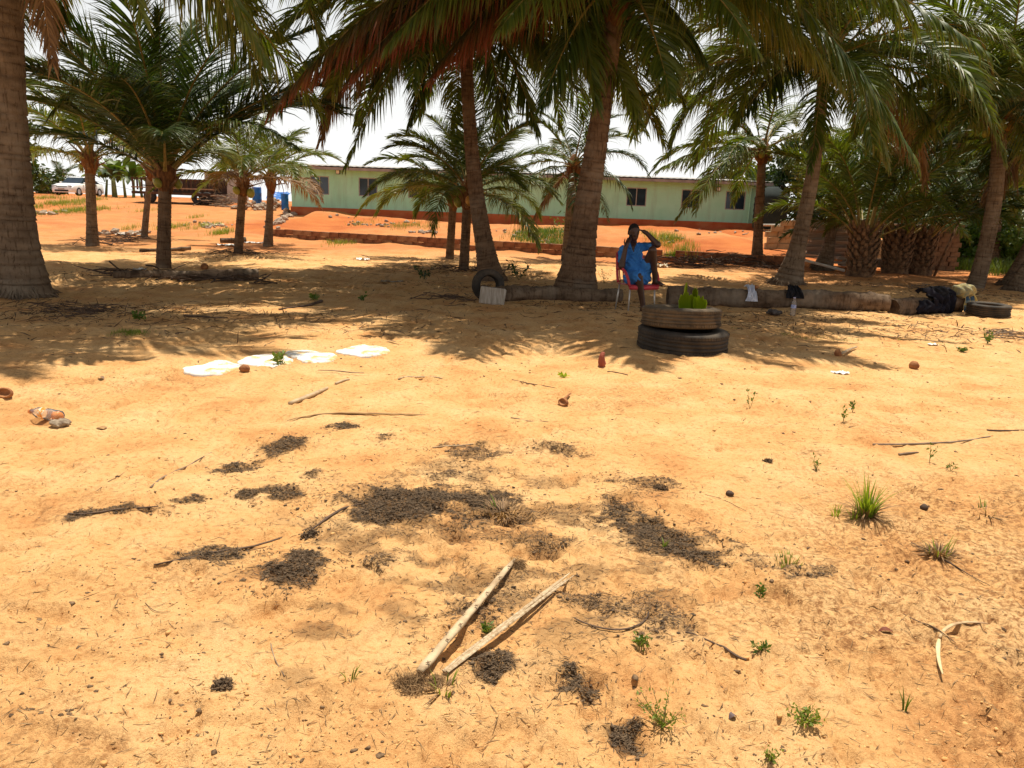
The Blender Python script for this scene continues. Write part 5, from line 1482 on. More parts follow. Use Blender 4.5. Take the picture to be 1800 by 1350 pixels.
tag(mk('bag', V, F, BCLOTH, None, True), 'small black bag lying on top of the dark clothes', 'bag')
p = G(1716, 552)
V, F = blob((p[0] + .02, p[1] + .55, p[2] + .38), (.20, .16, .13), .045, seed=14)
tag(mk('towel', V, F, pm('yellow_check_cloth', (.20, .19, .13), (.44, .36, .15), 12, .95, .2, .01), None, True), 'bunched yellow striped cloth at the foot of the straight palm', 'towel')
p = G(1358, 553)
V, F = blob((p[0], p[1], p[2] + .04), (.13, .09, .05), .03, .012, seed=2, fr=12, wave=.1)
tag(mk('shoe', V, F, pm('dark_leather', (.02, .014, .012), (.10, .08, .07), 20, .6, .3, .005), None, True), 'pair of dark sandals on the ground before the long log', 'shoes')

# ------------------------------------------------------------------ bottles and scraps
def clear_plastic(name, tint, rough=.06):
    m, nt, nd, lk, b = new_mat(name)
    g = nd.new('ShaderNodeBsdfGlossy'); g.inputs['Roughness'].default_value = .08
    t = nd.new('ShaderNodeBsdfTransparent'); t.inputs['Color'].default_value = (*tint, 1)
    d = nd.new('ShaderNodeBsdfDiffuse'); d.inputs['Color'].default_value = (.8, .75, .7, 1)
    f = nd.new('ShaderNodeFresnel'); f.inputs['IOR'].default_value = 1.18
    m1 = nd.new('ShaderNodeMixShader'); m2 = nd.new('ShaderNodeMixShader'); m1.inputs[0].default_value = .16
    lk.new(t.outputs[0], m1.inputs[1]); lk.new(d.outputs[0], m1.inputs[2]); lk.new(f.outputs[0], m2.inputs[0])
    lk.new(m1.outputs[0], m2.inputs[1]); lk.new(g.outputs[0], m2.inputs[2]); lk.new(m2.outputs[0], nd['Material Output'].inputs['Surface']); return m
CLEAR = clear_plastic('clear_pet', (.97, .95, .93))
def bottle(name, label, loc, rot, R, L_, labelmat, capmat, liquid=None):
    root = empty(name, loc); tag(root, label, 'bottle'); root.rotation_euler = rot
    pr = [(.001, 0), (R*.8, 0), (R, .03*L_), (R, .18*L_), (R*.93, .22*L_), (R, .26*L_), (R, .42*L_), (R*.86, .50*L_), (R*.98, .60*L_), (R*.9, .72*L_), (R*.55, .84*L_), (R*.36, .90*L_), (R*.36, .95*L_)]
    MB().lathe(pr, 24).build('body', CLEAR, root, True)
    MB().lathe([(R*1.015, .42*L_), (R*.99, .47*L_), (R*.99, .53*L_), (R*1.01, .60*L_)], 24).build('label', labelmat, root, True)
    MB().lathe([(R*.42, .94*L_), (R*.43, .94*L_), (R*.43, .995*L_), (R*.40, 1.0*L_), (.001, 1.0*L_)], 16).build('cap', capmat, root, True)
    if liquid:
        MB().lathe([(.001, .012*L_), (R*.72, .02*L_), (R*.8, .1*L_), (R*.7, .2*L_), (.001, .22*L_)], 16).build('liquid', liquid, root, True)
    return root
def label_material():
    m, nt, nd, lk, b = new_mat('orange_label')
    n = noise_node(nt, 40, 3, stretch=(1, 1, 1.6)); r = ramp_node(nt, n.outputs[0], [(.40, (.72, .20, .02)), (.52, (.80, .36, .05)), (.56, (.85, .80, .66)), (.68, (.75, .60, .30))])
    lk.new(r.outputs[0], b.inputs['Base Color']); b.inputs['Roughness'].default_value = .35; return m
p = G(106, 746)
bottle('plastic_bottle', 'clear plastic bottle with orange label lying on the sand', (p[0] - .01, p[1] + .03, p[2] + .045), (0, -PI / 2 + .05, -.28), .042, .27, label_material(), pm('orange_cap', (.75, .3, .1), (.8, .35, .12), 5, .4, 0),
       pm('orange_drink', (.75, .22, .01), (.8, .28, .015), 5, .15, 0))
V, F = blob(G(108, 748) + [0, 0, .018], (.065, .045, .024), .022, .005, 3, 30, 0)
tag(mk('clod', V, F, pm('grey_clod', (.17, .12, .08), (.38, .30, .21), 30, .95, .8, .006), None, True), 'grey crumbly clod lying against the plastic bottle', 'clod')
p = G(1393, 555)
bottle('water_bottle', 'empty clear water bottle standing in front of the long log', (p[0], p[1], p[2]), (0, 0, 0), .042, .30, pm('blue_white_label', (.15, .22, .55), (.55, .58, .72), 30, .4, 0), pm('lilac_cap', (.4, .4, .6), (.5, .5, .65), 5, .4, 0))
SCRAP = pm('thin_white_film', (.62, .58, .52), (.80, .77, .72), 12, .35, .2, .005)
def scrap(label, u, v, w, seed, mat=SCRAP, cat='plastic scrap', h=.02, name='plastic_scrap'):
    p = G(u, v); w2 = w * .6
    return sheet(name, label, cat, [p + [-w/2, -w2/2, .004], p + [w/2, -w2/2, .004], p + [w/2, w2/2, .004], p + [-w/2, w2/2, .004]], .0, mat, h, seed, 14)
scrap('crumpled clear film on the sand right of the tyres', 1476, 657, .17, 3, h=.03)
scrap('white scrap left of the tall right seedlings', 1640, 606, .12, 5)
scrap('grey flattened bag in the shade behind the slabs', 688, 496, .45, 7, pm('dirty_sheet', (.30, .22, .14), (.48, .38, .28), 9, .7, .3), h=.04)
scrap('white sheet under the short left palm', 400, 432, .7, 9, h=.06)
scrap('white sheet right of the short left palm trunk', 446, 428, .6, 11, h=.05)
scrap('white bag on the grassy slope below the car', 82, 374, .5, 13, h=.1)
scrap('white sacking heap between the left palms', 226, 414, .8, 15, pm('dirty_sack', (.42, .36, .30), (.62, .57, .50), 9, .9, .3), h=.12)
scrap('small white scrap under the low coconut palm', 638, 458, .35, 17, h=.08)
scrap('pale crumpled sack behind the red chair', 1163, 470, .35, 19, pm('dirty_sack2', (.5, .42, .3), (.66, .58, .44), 9, .9, .3), h=.12)
scrap('white rag at the foot of the bushy left palm', 245, 474, .3, 21, h=.05)
scrap('pale yellow husk scraps heaped between the left palms', 372, 396, 1.0, 25, pm('straw_husk', (.52, .42, .2), (.68, .58, .34), 9, .9, .3), h=.1)

# ------------------------------------------------------------------ four white slabs
SLAB = None
def slab_material():
    m, nt, nd, lk, b = new_mat('whitewashed_slab')
    n = noise_node(nt, 5.5, 6, .65); n2 = noise_node(nt, 30, 5, .7)
    ad = nd.new('ShaderNodeMath'); ad.operation = 'MULTIPLY_ADD'; ad.inputs[1].default_value = .4; lk.new(n2.outputs[0], ad.inputs[0]); lk.new(n.outputs[0], ad.inputs[2])
    r = ramp_node(nt, ad.outputs[0], [(.67, (.80, .78, .73)), (.75, (.70, .60, .44)), (.82, (.62, .37, .15))])
    lk.new(r.outputs[0], b.inputs['Base Color']); b.inputs['Roughness'].default_value = .85; bump(nt, b, n2.outputs[0], .35, .01); return m
SLAB = slab_material()
def slab(label, poly, seed):
    P = np.array([G(*q) for q in poly]); c = P.mean(0); n = 72
    d = P[:, :2] - c[:2]; a = np.arctan2(d[:, 1], d[:, 0]); r = np.linalg.norm(d, axis=1); o_ = np.argsort(a)
    th = np.linspace(-PI, PI, n, endpoint=False)
    R = np.interp(th, np.r_[a[o_][-1] - 2*PI, a[o_], a[o_][0] + 2*PI], np.r_[r[o_][-1], r[o_], r[o_][0]])
    R = np.convolve(np.r_[R[-2:], R, R[:2]], np.ones(5) / 5, 'valid') * (.83 + .20 * fbm(np.cos(th) * 3.2 + seed, np.sin(th) * 3.2, 5))
    V = []; rings = [(1.0, -.03), (1.0, .004), (.97, .016), (.9, .022), (.7, .025), (.45, .026), (.2, .026), (.0, .026)]
    for (q, z) in rings:
        x_ = c[0] + np.cos(th) * R * q; y_ = c[1] + np.sin(th) * R * q
        V.append(np.stack([x_, y_, gz(x_, y_) * .5 + .5 * c[2] + z + .012 * fbm(x_ / .12, y_ / .12, 2)], -1))
    F = [(i*n+j, i*n+(j+1) % n, (i+1)*n+(j+1) % n, (i+1)*n+j) for i in range(len(rings)-1) for j in range(n)]
    o = mk('white_slab', np.concatenate(V), F, SLAB, None, True, c); tag(o, label, 'slab', 'white slabs in a row'); return o
slab('white slab farthest left of the row, dusted with sand', [(312, 655), (330, 645), (360, 640), (395, 635), (415, 640), (420, 652), (405, 660), (375, 663), (330, 663)], 1)
slab('second white slab from the left, a plant growing on it', [(418, 634), (440, 627), (475, 625), (505, 628), (518, 637), (505, 645), (480, 648), (445, 645)], 2)
slab('third white slab from the left, pointed on one side', [(498, 616), (530, 616), (560, 621), (585, 622), (601, 630), (590, 638), (560, 642), (535, 641), (520, 630)], 3)
slab('white slab farthest right of the row, half at the shade edge', [(585, 617), (605, 609), (650, 606), (675, 608), (691, 620), (680, 629), (655, 630), (620, 627), (600, 624)], 4)

# ------------------------------------------------------------------ stalks, sticks, husks
STALK = pm('dry_leaf_stalk', (.33, .22, .12), (.54, .41, .25), 14, .7, .4, .004, stretch=(1, 1, .5))
STALK2 = pm('split_leaf_stalk', (.28, .18, .09), (.55, .43, .28), 10, .75, .5, .004, stretch=(6, 6, .5))
def rod(name, label, cat, pts, rad, mat, up=.0, n=8, flat=.8, jit=.03, lift=0.0):
    P = np.array([G(*q) for q in pts]); rad = np.broadcast_to(np.asarray(rad, float), (len(P),))
    C, L_ = resample(bez(P, 30) if len(P) in (3, 4) else P, 18)
    rr_ = np.interp(np.linspace(0, 1, 18), np.linspace(0, 1, len(P)), rad)
    C[:, 2] = np.array([gz1(q[0], q[1]) for q in C]); C[:, 2] = np.convolve(np.pad(C[:, 2], 3, 'edge'), np.ones(7) / 7, 'valid') + rr_ * flat * .9 + up + lift * np.linspace(0, 1, 18)
    mb = MB().tube(C, rr_, n, True, flat=flat, jit=jit)
    o = mk(name, np.concatenate(mb.v), mb.f, mat, None, True, C[0]); tag(o, label, cat); return o, C, rr_
# two stalks in the foreground
st_root = empty('leaf_stalk', G(738, 1192)); tag(st_root, 'pale dry palm stalk with leaf scars, left of the pair', 'stalk')
P0, P1_ = G(738, 1192), G(905, 985); o0 = np.array(st_root.location)
C = bez([P0, (P0 + P1_) / 2 + [.01, 0, .012], P1_], 26)
C[:, 2] = np.linspace(P0[2], P1_[2], 26) + .026 + .006 * np.sin(np.linspace(0, 3, 26))
mb = MB().tube(C - o0, np.interp(np.linspace(0, 1, 26), [0, .05, .5, .93, 1], [.015, .0185, .016, .013, .005]), 10, True, flat=.62, jit=.06); mb.build('stalk', STALK, st_root, True)
sc = MB(); ax = (C[-1] - C[0]) / np.linalg.norm(C[-1] - C[0]); sd = np.array([ax[1], -ax[0], 0])
for i in range(13):
    t = .06 + .84 * i / 12; q = C[int(t * 25)] - o0; s_ = (-1) ** i
    for k in range(2):
        c0 = q + sd * (s_ * .012) + np.array([0, 0, .0145]); dd = ax * .008 + sd * s_ * (.008 - .016 * k)
        sc.tube([c0 - dd * .9, c0, c0 + dd * .9], [.0008, .0022, .0008], 4)
sc.build('leaf_scars', pm('scar_brown', (.12, .07, .04), (.2, .12, .07), 9, .9, 0), st_root)
st2 = empty('split_stalk', G(782, 1186)); tag(st2, 'split dry palm stalk, right of the pair', 'stalk'); o0 = np.array(st2.location)
P0, P1_ = G(782, 1186), G(1000, 1033)
for k, (off, r0_, zz_) in enumerate(((.0, .012, .008), (.008, .008, .013), (-.007, .007, .012))):
    C = bez([P0, (P0 + P1_) / 2 + [off * .6, -off * .3, .005], P1_ + np.array([off * .8, -.03 * k, 0])], 20); C[:, :2] += sd[:2] * off
    C[:, 2] = np.linspace(P0[2], P1_[2], 20) + zz_ + .02 * np.linspace(0, 1, 20)
    MB().tube(C - o0, np.interp(np.linspace(0, 1, 20), [0, .1, .8, 1], [r0_ * .8, r0_, r0_ * .8, r0_ * .25]), 7, True, flat=.6, jit=.06).build('splinter', STALK2 if k else STALK, st2, False)
def fibres(name, label, cat, u, v, n, L_, th, rad, seed, mat, hz=.5, kind=None):
    p = G(u, v); r = np.random.default_rng(seed); mb = MB()
    for i in range(n):
        q = np.r_[r.normal(0, rad, 2), abs(r.normal(0, rad * hz))]; d = r.normal(0, 1, 3) * [1, 1, .5]; d /= np.linalg.norm(d)
        ln = L_ * r.uniform(.4, 1.3); pts = bez([q - d * ln / 2, q + r.normal(0, .35, 3) * ln, q + d * ln / 2], 5); 
        pts[:, 2] = np.maximum(pts[:, 2], .001 + gz(pts[:, 0] + p[0], pts[:, 1] + p[1]) - p[2])
        mb.tube(pts, th * r.uniform(.6, 1.3), 3, False)
    o = mk(name, np.concatenate(mb.v), mb.f, mat, None, False); o.location = p; tag(o, label, cat, kind=kind); return o
COIR_T = pm('coir_threads', (.14, .08, .035), (.34, .21, .10), 14, .95, .2)
fibres('coir_tuft', 'tuft of brown coir fibre at the lower end of the stalk', 'fibre', 722, 1207, 420, .06, .0007, .020, 3, COIR_T, .7)
fibres('coir_tuft', 'small coir tuft at the upper end of the stalk', 'fibre', 912, 996, 160, .045, .0007, .012, 4, COIR_T, 1.2)
fibres('coir_tuft', 'small coir tuft between the lower ends of the stalks', 'fibre', 768, 1200, 140, .04, .0006, .014, 6, COIR_T, .6)
rod('dry_stalk', 'short pale stick lying aslant below the white slabs', 'stick', [(510, 720), (545, 700), (575, 684)], [.020, .022, .014], STALK)
rod('dry_stalk', 'pale stick end just right of the slanting stick', 'stick', [(590, 676), (600, 671), (614, 668)], [.012, .014, .010], STALK)
rod('dry_leaf', 'long thin brown dry leaf lying level below the slabs', 'dry leaf', [(505, 742), (575, 722), (640, 730), (748, 730)], [.006, .014, .018, .005], pm('dry_leaf_brown', (.24, .13, .05), (.42, .26, .11), 8, .8, .3), flat=.35, up=.006)
rod('twig', 'forked bare twig right of the white slabs', 'twig', [(560, 655), (600, 660), (640, 660)], [.004, .007, .005], STICK, up=.02)
rod('twig', 'thin pale twig farther right of the slabs', 'twig', [(700, 668), (735, 663), (778, 666)], [.008, .009, .005], STALK2)
rod('twig', 'thin curved twig behind the torn husk', 'twig', [(900, 668), (930, 675), (975, 682)], [.004, .005, .003], STICK_DK)
rod('twig', 'thin twig left of the torn husk', 'twig', [(898, 735), (920, 738), (965, 742)], [.005, .005, .003], STICK)
rod('twig', 'short dark twig beside the red husk', 'twig', [(1068, 654), (1085, 655), (1104, 655)], [.006, .006, .005], STICK_DK)
rod('twig', 'long dry twig with a bent root end at the left', 'twig', [(265, 858), (300, 832), (372, 795)], [.007, .006, .003], STICK)
rod('twig', 'dark twig at the right edge of the sand', 'twig', [(1735, 757), (1770, 757), (1805, 757)], [.008, .007, .006], STICK_DK)
rod('twig', 'long brown twig half buried left of the right edge', 'twig', [(1535, 780), (1620, 787), (1740, 768)], [.010, .009, .006], STICK)
rod('twig', 'short stick lying under the half buried twig', 'twig', [(1580, 800), (1600, 797), (1614, 796)], [.009, .009, .006], STICK)
rod('twig', 'thin pale stick lying on the brown mulch patch', 'twig', [(760, 788), (795, 786), (832, 784)], [.005, .006, .004], STALK)
rod('twig', 'curved root arching right of the mulch stalk area', 'twig', [(1010, 1090), (1080, 1125), (1135, 1110), (1140, 1078)], [.003, .004, .004, .003], STICK_DK, up=.006)
rod('twig', 'thin root line in the right foreground', 'twig', [(1205, 1112), (1260, 1120), (1275, 1150), (1312, 1158)], [.004, .004, .005, .006], STICK_DK)
rod('twig', 'thin looping root fibre in the left foreground', 'twig', [(476, 1130), (482, 1165), (500, 1190)], [.002, .002, .002], STICK)
rod('twig', 'short twig in the left shade', 'twig', [(490, 545), (540, 540), (565, 532)], [.012, .022, .03], STICK_DK)
rod('dry_stalk', 'dark stick in the sunlit shade gap at the left', 'stick', [(325, 556), (355, 560), (400, 558)], [.02, .018, .01], STICK_DK)
for k, (pts, w, lab) in enumerate((([(120, 905), (170, 912), (225, 895), (292, 888)], .006, 'dark root running through the long thin mulch streak'),
                                  ([(270, 990), (360, 978), (440, 966), (545, 932)], .006, 'dark root joining the stringy mulch to the fibre ball'),
                                  ([(545, 935), (575, 912), (600, 900), (640, 885)], .008, 'dark root leading from the fibre ball into the long band'),
                                  ([(150, 872), (190, 850), (220, 830)], .002, 'hair-thin root left of the long dry twig'),
                                  ([(1240, 870), (1290, 885), (1320, 905)], .002, 'hair-thin root right of the torn crust'),
                                  ([(1590, 1068), (1640, 1100), (1680, 1130)], .003, 'thin root above the bent pale leaf strip'),
                                  ([(1600, 960), (1660, 985), (1740, 1030)], .004, 'trailing dry root at the right below the grass clump'),
                                  ([(255, 1060), (275, 1085), (300, 1075)], .0015, 'small looped root in the left foreground'))):
    rod('root', lab, 'root', pts, [w * .6] + [w] * (len(pts) - 2) + [w * .4], STICK_DK, up=.003, n=5)
# bent pale leaf strip
bl = empty('bent_leaf_strip', G(1652, 1118)); tag(bl, 'pale dry leaf strip bent at a right angle, right foreground', 'dry leaf'); o0 = np.array(bl.location)
PALE = pm('bleached_leaf', (.55, .40, .19), (.76, .62, .38), 12, .7, .3, .003)
C = bez([G(1652, 1118), G(1645, 1150), G(1655, 1197)], 14); C[:, 2] = np.linspace(C[0, 2], C[-1, 2], 14); C[:, 2] += max(0, (gz(C[:, 0], C[:, 1]) - C[:, 2]).max()) * .7 + .008
MB().tube(C - o0, np.interp(np.linspace(0, 1, 14), [0, .2, .7, 1], [.006, .010, .007, .003]), 6, flat=.4).build('strip', PALE, bl, True)
C = bez([G(1652, 1119), G(1660, 1104), G(1690, 1106), G(1734, 1109)], 14); C[:, 2] = np.linspace(C[0, 2], C[-1, 2], 14); C[:, 2] += max(0, (gz(C[:, 0], C[:, 1]) - C[:, 2]).max()) * .7 + .008
MB().tube(C - o0, np.interp(np.linspace(0, 1, 14), [0, .3, .8, 1], [.006, .009, .008, .004]), 6, flat=.4).build('strip', pm('bleached_leaf_brown', (.34, .20, .10), (.60, .44, .24), 12, .7, .3, .003), bl, True)
def curl_leaf(label, u, v, w, h, rz, c1, c2):
    p = G(u, v); V = []; n = 9
    for i in range(n):
        t = i / (n - 1); ww = h * math.sin(PI * t) ** .8 + .001
        for j in range(4):
            s_ = j / 3 - .5; V.append((w * (t - .5), ww * s_, .014 * math.sin(PI * t) + .03 * abs(s_) * w + .003))
    F = [(4*i+j, 4*i+4+j, 4*i+5+j, 4*i+1+j) for i in range(n-1) for j in range(3)]
    o = mk('fallen_leaf', np.array(V), F, pm('fallen_leaf_' + str(u), c1, c2, 15, .55, .2, .002), None, True); o.location = p; o.rotation_euler = (0, 0, rz); tag(o, label, 'leaf'); return o
curl_leaf('curled red brown leaf in the right foreground', 1557, 1112, .06, .028, -.1, (.12, .03, .014), (.22, .06, .025))
curl_leaf('small grey leaf near the bottom right prints', 1287, 1263, .03, .02, .5, (.09, .06, .06), (.16, .11, .10))
curl_leaf('brown leaf on the sand left of the clod', 180, 755, .10, .04, .2, (.25, .13, .05), (.38, .22, .09))
curl_leaf('dry leaf by the shade edge at the left', 125, 623, .11, .05, .2, (.16, .09, .04), (.3, .18, .08))
curl_leaf('dark dry leaf at the end of the shade behind the slabs', 688, 602, .13, .05, 0, (.05, .03, .02), (.12, .07, .04))
curl_leaf('brown leaf on the sand behind the bottle', 178, 670, .08, .04, -.4, (.16, .09, .05), (.26, .15, .08))
HUSK = pm('coconut_husk', (.20, .075, .03), (.40, .18, .07), 12, .9, .6, .01)
def husk(label, u, v, R, seed, mat=HUSK):
    p = G(u, v); R = np.asarray(R, float)
    def f(x, y, z):
        q = np.sqrt((x / R[0]) ** 2 + (y / R[1]) ** 2 + ((z - R[2] * .7) / R[2]) ** 2)
        q2 = np.sqrt(((x - R[0] * .5) / R[0]) ** 2 + ((y + R[1] * .6) / R[1]) ** 2 + ((z - R[2] * 1.1) / R[2]) ** 2)
        return np.maximum((q - 1) * R.min(), -(q2 - .75) * R.min()) + .012 * fbm(x / .03 + seed, z / .08 + y / .03, 3)
    V, F = sdf_mesh(f, -R * 1.4, R * [1.4, 1.4, 2.2], R.min() / 9)
    o = mk('coconut_husk', V, F, mat, None, True); o.location = p; o.rotation_euler = (0, 0, seed); tag(o, label, 'husk'); return o
husk('red brown husk standing on the shade edge before the tyres', 1058, 645, (.05, .04, .085), 1, pm('red_husk', (.22, .05, .03), (.38, .11, .06), 12, .8, .5, .01))
husk('brown coconut husk on the sand right of the tyres', 1606, 648, (.055, .05, .05), 2)
husk('small brown husk by the first white slab', 430, 654, (.05, .04, .04), 3)
husk('reddish nut on the ground right of the bushy palm', 359, 470, (.09, .09, .08), 4)
husk('torn husk with a stalk on the open sand', 990, 712, (.06, .04, .035), 5)
rod('husk_stalk', 'bent stalk end beside the torn husk', 'stick', [(990, 708), (998, 702), (1003, 697)], [.012, .010, .006], HUSK, up=.02)
husk('brown husk at the left edge of the sand', 8, 703, (.07, .05, .045), 6)
rod('stump_stick', 'pale forked stub on the sand at the right', 'stick', [(1478, 626), (1488, 622), (1505, 614)], [.022, .018, .012], STALK2, up=.02)
husk('dark husk stub beside the pale forked stub', 1473, 626, (.05, .045, .05), 7)
husk('small stone-like nut right of the tall grass', 1283, 871, (.024, .022, .018), 8, STICK_DK)
husk('dark nut right of the tall tuft', 1624, 895, (.022, .02, .016), 9, STICK_DK)
husk('brown nut lying on the log beside the white cloth', 1330, 505, (.06, .05, .04), 10)
bpy.data.objects['coconut_husk.009'].location = LOG2[0] + (LOG2[1] - LOG2[0]) * .40 + np.array([0, .02, .34])

# ------------------------------------------------------------------ dark mulch patches
MUL = pm('mulch_fibre', (.046, .030, .018), (.17, .112, .064), 60, .95, .3, .004)
MUL2 = pm('mulch_fibre_brown', (.075, .044, .023), (.24, .15, .08), 60, .95, .3, .004)
def strands(C, D, Ln, Wd, r, bend=.3):
    """flat bent slivers: centre C, direction D, length, width"""
    m = len(C); S = np.cross(D, np.array([0, 0, 1.]) + r.normal(0, .5, (m, 3))); S /= np.linalg.norm(S, axis=1)[:, None]
    B = r.normal(0, bend, (m, 3)) * Ln[:, None] * .3; V = []
    for t, w in ((-.5, .35), (0, 1), (.5, .25)):
        p = C + D * (Ln * t)[:, None] + (B if t == 0 else 0); V += [p - S * (Wd * w / 2)[:, None], p + S * (Wd * w / 2)[:, None]]
    V = np.stack(V, 1).reshape(-1, 3)
    F = np.concatenate([np.stack([np.arange(m)*6 + 2*j, np.arange(m)*6 + 2*j+1, np.arange(m)*6 + 2*j+3, np.arange(m)*6 + 2*j+2], -1) for j in (0, 1)])
    return V, F
def chunks(C, S, r, flat=.6):
    """small irregular lumps (12-vertex)"""
    m = len(C); V = ICO_V[None] * (1 + r.normal(0, .34, (m, len(ICO_V), 1))) * S[:, None, None] * np.array([1, 1, flat])
    a = r.uniform(0, 6.3, m); ca, sa = np.cos(a)[:, None], np.sin(a)[:, None]; el = r.uniform(.6, 1.5, m)[:, None]
    X_, Y_ = V[..., 0] * el, V[..., 1]; V = np.stack([X_ * ca - Y_ * sa, X_ * sa + Y_ * ca, V[..., 2]], -1) + C[:, None]
    F = (np.array(ICO_F)[None] + (np.arange(m) * len(ICO_V))[:, None, None]).reshape(-1, 3)
    return V.reshape(-1, 3), F
_b = bmesh.new(); bmesh.ops.create_icosphere(_b, subdivisions=1, radius=1); _b.free()
OCT_V = np.array([[1, 0, 0], [-1, 0, 0], [0, 1, 0], [0, -1, 0], [0, 0, 1], [0, 0, -1], ], float)
OCT_F = [(0, 2, 4), (2, 1, 4), (1, 3, 4), (3, 0, 4), (2, 0, 5), (1, 2, 5), (3, 1, 5), (0, 3, 5)]
ICO_BK = (ICO_V, ICO_F)
for k, (cx, cy, rx, ry, a, den, lab) in enumerate(MP):
    r = np.random.default_rng(500 + k); ca, sa = math.cos(a), math.sin(a)
    area = PI * rx * ry; m = int(min(24000, area * 95000 * den * (2.2 / max(cy, 2.2)) ** .8)) + 60
    q = np.sqrt(r.random(m)) * 1.5; th = r.uniform(0, 2*PI, m); u, v = q * np.cos(th), q * np.sin(th)
    x_ = cx + u * rx * ca - v * ry * sa; y_ = cy + u * rx * sa + v * ry * ca
    rr_ = mulch_r(x_, y_, u, v, cx, rx, ry)
    keep = r.random(m) < (.04 + .96 * (1 - ss(.25, 1.15, rr_)) ** 1.3); x_, y_ = x_[keep], y_[keep]; m = len(x_)
    if m < 20: continue
    pile = .009 * den * np.clip(1 - rr_[keep], 0, 1) + .003
    z_ = gz(x_, y_) + pile * r.random(m) * 1.5
    D = r.normal(0, 1, (m, 3)); D[:, 2] *= .2; D[:, 0] *= 1.5; D /= np.linalg.norm(D, axis=1)[:, None]
    sc_ = (1 + .08 * cy)
    V, F = strands(np.stack([x_, y_, z_], -1), D, r.uniform(.006, .028, m) * sc_, r.uniform(.001, .0042, m) * sc_, r, .2)
    nch = max(3, int(m * .05)); ii = r.integers(0, m, nch)
    CV, CF = chunks(np.stack([x_[ii], y_[ii], z_[ii] + .001], -1), r.uniform(.002, .007, nch) * sc_, r, .45)
    c0 = np.array([cx, cy, gz1(cx, cy)])
    root = empty('mulch_patch', c0); tag(root, lab, 'mulch')
    mk('fibres', V - c0, F, MUL if den > .6 else MUL2, root)['kind'] = 'stuff'
    mk('crumbs', CV - c0, CF, MUL, root)['kind'] = 'stuff'
for (u, v, R, lab) in ((545, 944, (.040, .036, .026), 'round dark ball of matted fibre beside the rounded mat'), (392, 1207, (.036, .034, .022), 'dark round dung lump alone in the left foreground'),
                       (1160, 858, (.05, .03, .02), 'torn brown crust edge standing up at the right'), (1350, 812, (.03, .02, .02), 'dark lump on open sand right of the torn crust')):
    p = G(u, v); r = np.random.default_rng(int(u)); m = 220; R = np.asarray(R)
    d = r.normal(0, 1, (m, 3)); d /= np.linalg.norm(d, axis=1)[:, None]; C = d * R * (r.random(m) ** .4)[:, None] * (1 + .2 * r.normal(0, 1, (m, 1))); C[:, 2] = np.abs(C[:, 2])
    V, F = chunks(C, r.uniform(.08, .26, m) * R.min(), r, .7)
    root = empty('dung_lump', p); tag(root, lab, 'lump'); mk('crumbs', V, F, MUL, root)['kind'] = 'stuff'
    D = r.normal(0, 1, (m, 3)); D /= np.linalg.norm(D, axis=1)[:, None]
    V, F = strands(C * 1.05, D, r.uniform(.5, 1.2, m) * R.max(), r.uniform(.001, .0025, m), r); mk('fibres', V, F, MUL2, root)['kind'] = 'stuff'

r = np.random.default_rng(901); n = 18000
u = r.normal(0, .55, n); v = r.normal(0, .55, n); x_ = CORE[0] + u * CORE[2]; y_ = CORE[1] + v * CORE[3]
k = (fbm(x_ / .17 + 9, y_ / .11, 4) + .10 * r.normal(0, 1, n) > .07) & (y_ > 1.8); x_, y_ = x_[k], y_[k]; m = len(x_)
D = r.normal(0, 1, (m, 3)); D[:, 2] *= .3; D[:, 0] *= 1.6; D /= np.linalg.norm(D, axis=1)[:, None]
V, F = strands(np.stack([x_, y_, gz(x_, y_) + .003], -1), D, r.uniform(.006, .034, m) * (1 + .1 * y_), r.uniform(.0008, .003, m) * (1 + .1 * y_), r, .15)
o = mk('mulch_scatter', V, F, MUL2); tag(o, 'thin scatter of brown plant fibre between the mulch patches', 'mulch', kind='stuff')
# ------------------------------------------------------------------ loose crumbs, clods, litter over the yard (uncountable)
def scatter(n, ymin, ymax, seed, pw=1.6, xs=.74):
    r = np.random.default_rng(seed); y_ = ymin + (ymax - ymin) * r.random(n) ** pw; x_ = r.uniform(-1, 1, n) * xs * (y_ + .4)
    return x_, y_, r
CLOD = pm('sand_clod', (.56, .30, .105), (.68, .40, .16), 30, .95, .6, .004)
x_, y_, r = scatter(20000, 1.7, 9, 41)
k = fbm(x_ / .5 + 3, y_ / .5, 3) > .02; x_, y_ = x_[k], y_[k]; m = len(x_)
V, F = chunks(np.stack([x_, y_, gz(x_, y_) - .0005], -1), (r.uniform(.001, .004, m) + .007 * r.random(m) ** 14) * (1 + .07 * y_), r, .6)
o = mk('soil_clods', V, F, CLOD); tag(o, 'loose sandy crumbs strewn all over the yard', 'soil', kind='stuff')
x_, y_, r = scatter(14000, 1.7, 14, 42); k = fbm(x_ / .7 + 13, y_ / .7, 3) > -.02; x_, y_ = x_[k], y_[k]; m = len(x_)
V, F = chunks(np.stack([x_, y_, gz(x_, y_) + .001], -1), (r.uniform(.0009, .0026, m) + .008 * r.random(m) ** 16) * (1 + .09 * y_), r, .5)
o = mk('dark_crumbs', V, F, MUL2); tag(o, 'dark organic crumbs strewn over the sand', 'litter', kind='stuff')
x_, y_, r = scatter(10000, 1.7, 22, 43, 1.7); m = len(x_)
D = r.normal(0, 1, (m, 3)); D[:, 2] *= .12; D[:, 0] += .6; D /= np.linalg.norm(D, axis=1)[:, None]
V, F = strands(np.stack([x_, y_, gz(x_, y_) + .004], -1), D, r.uniform(.01, .05, m) * (1 + .12 * y_), r.uniform(.0008, .003, m) * (1 + .12 * y_), r, .12)
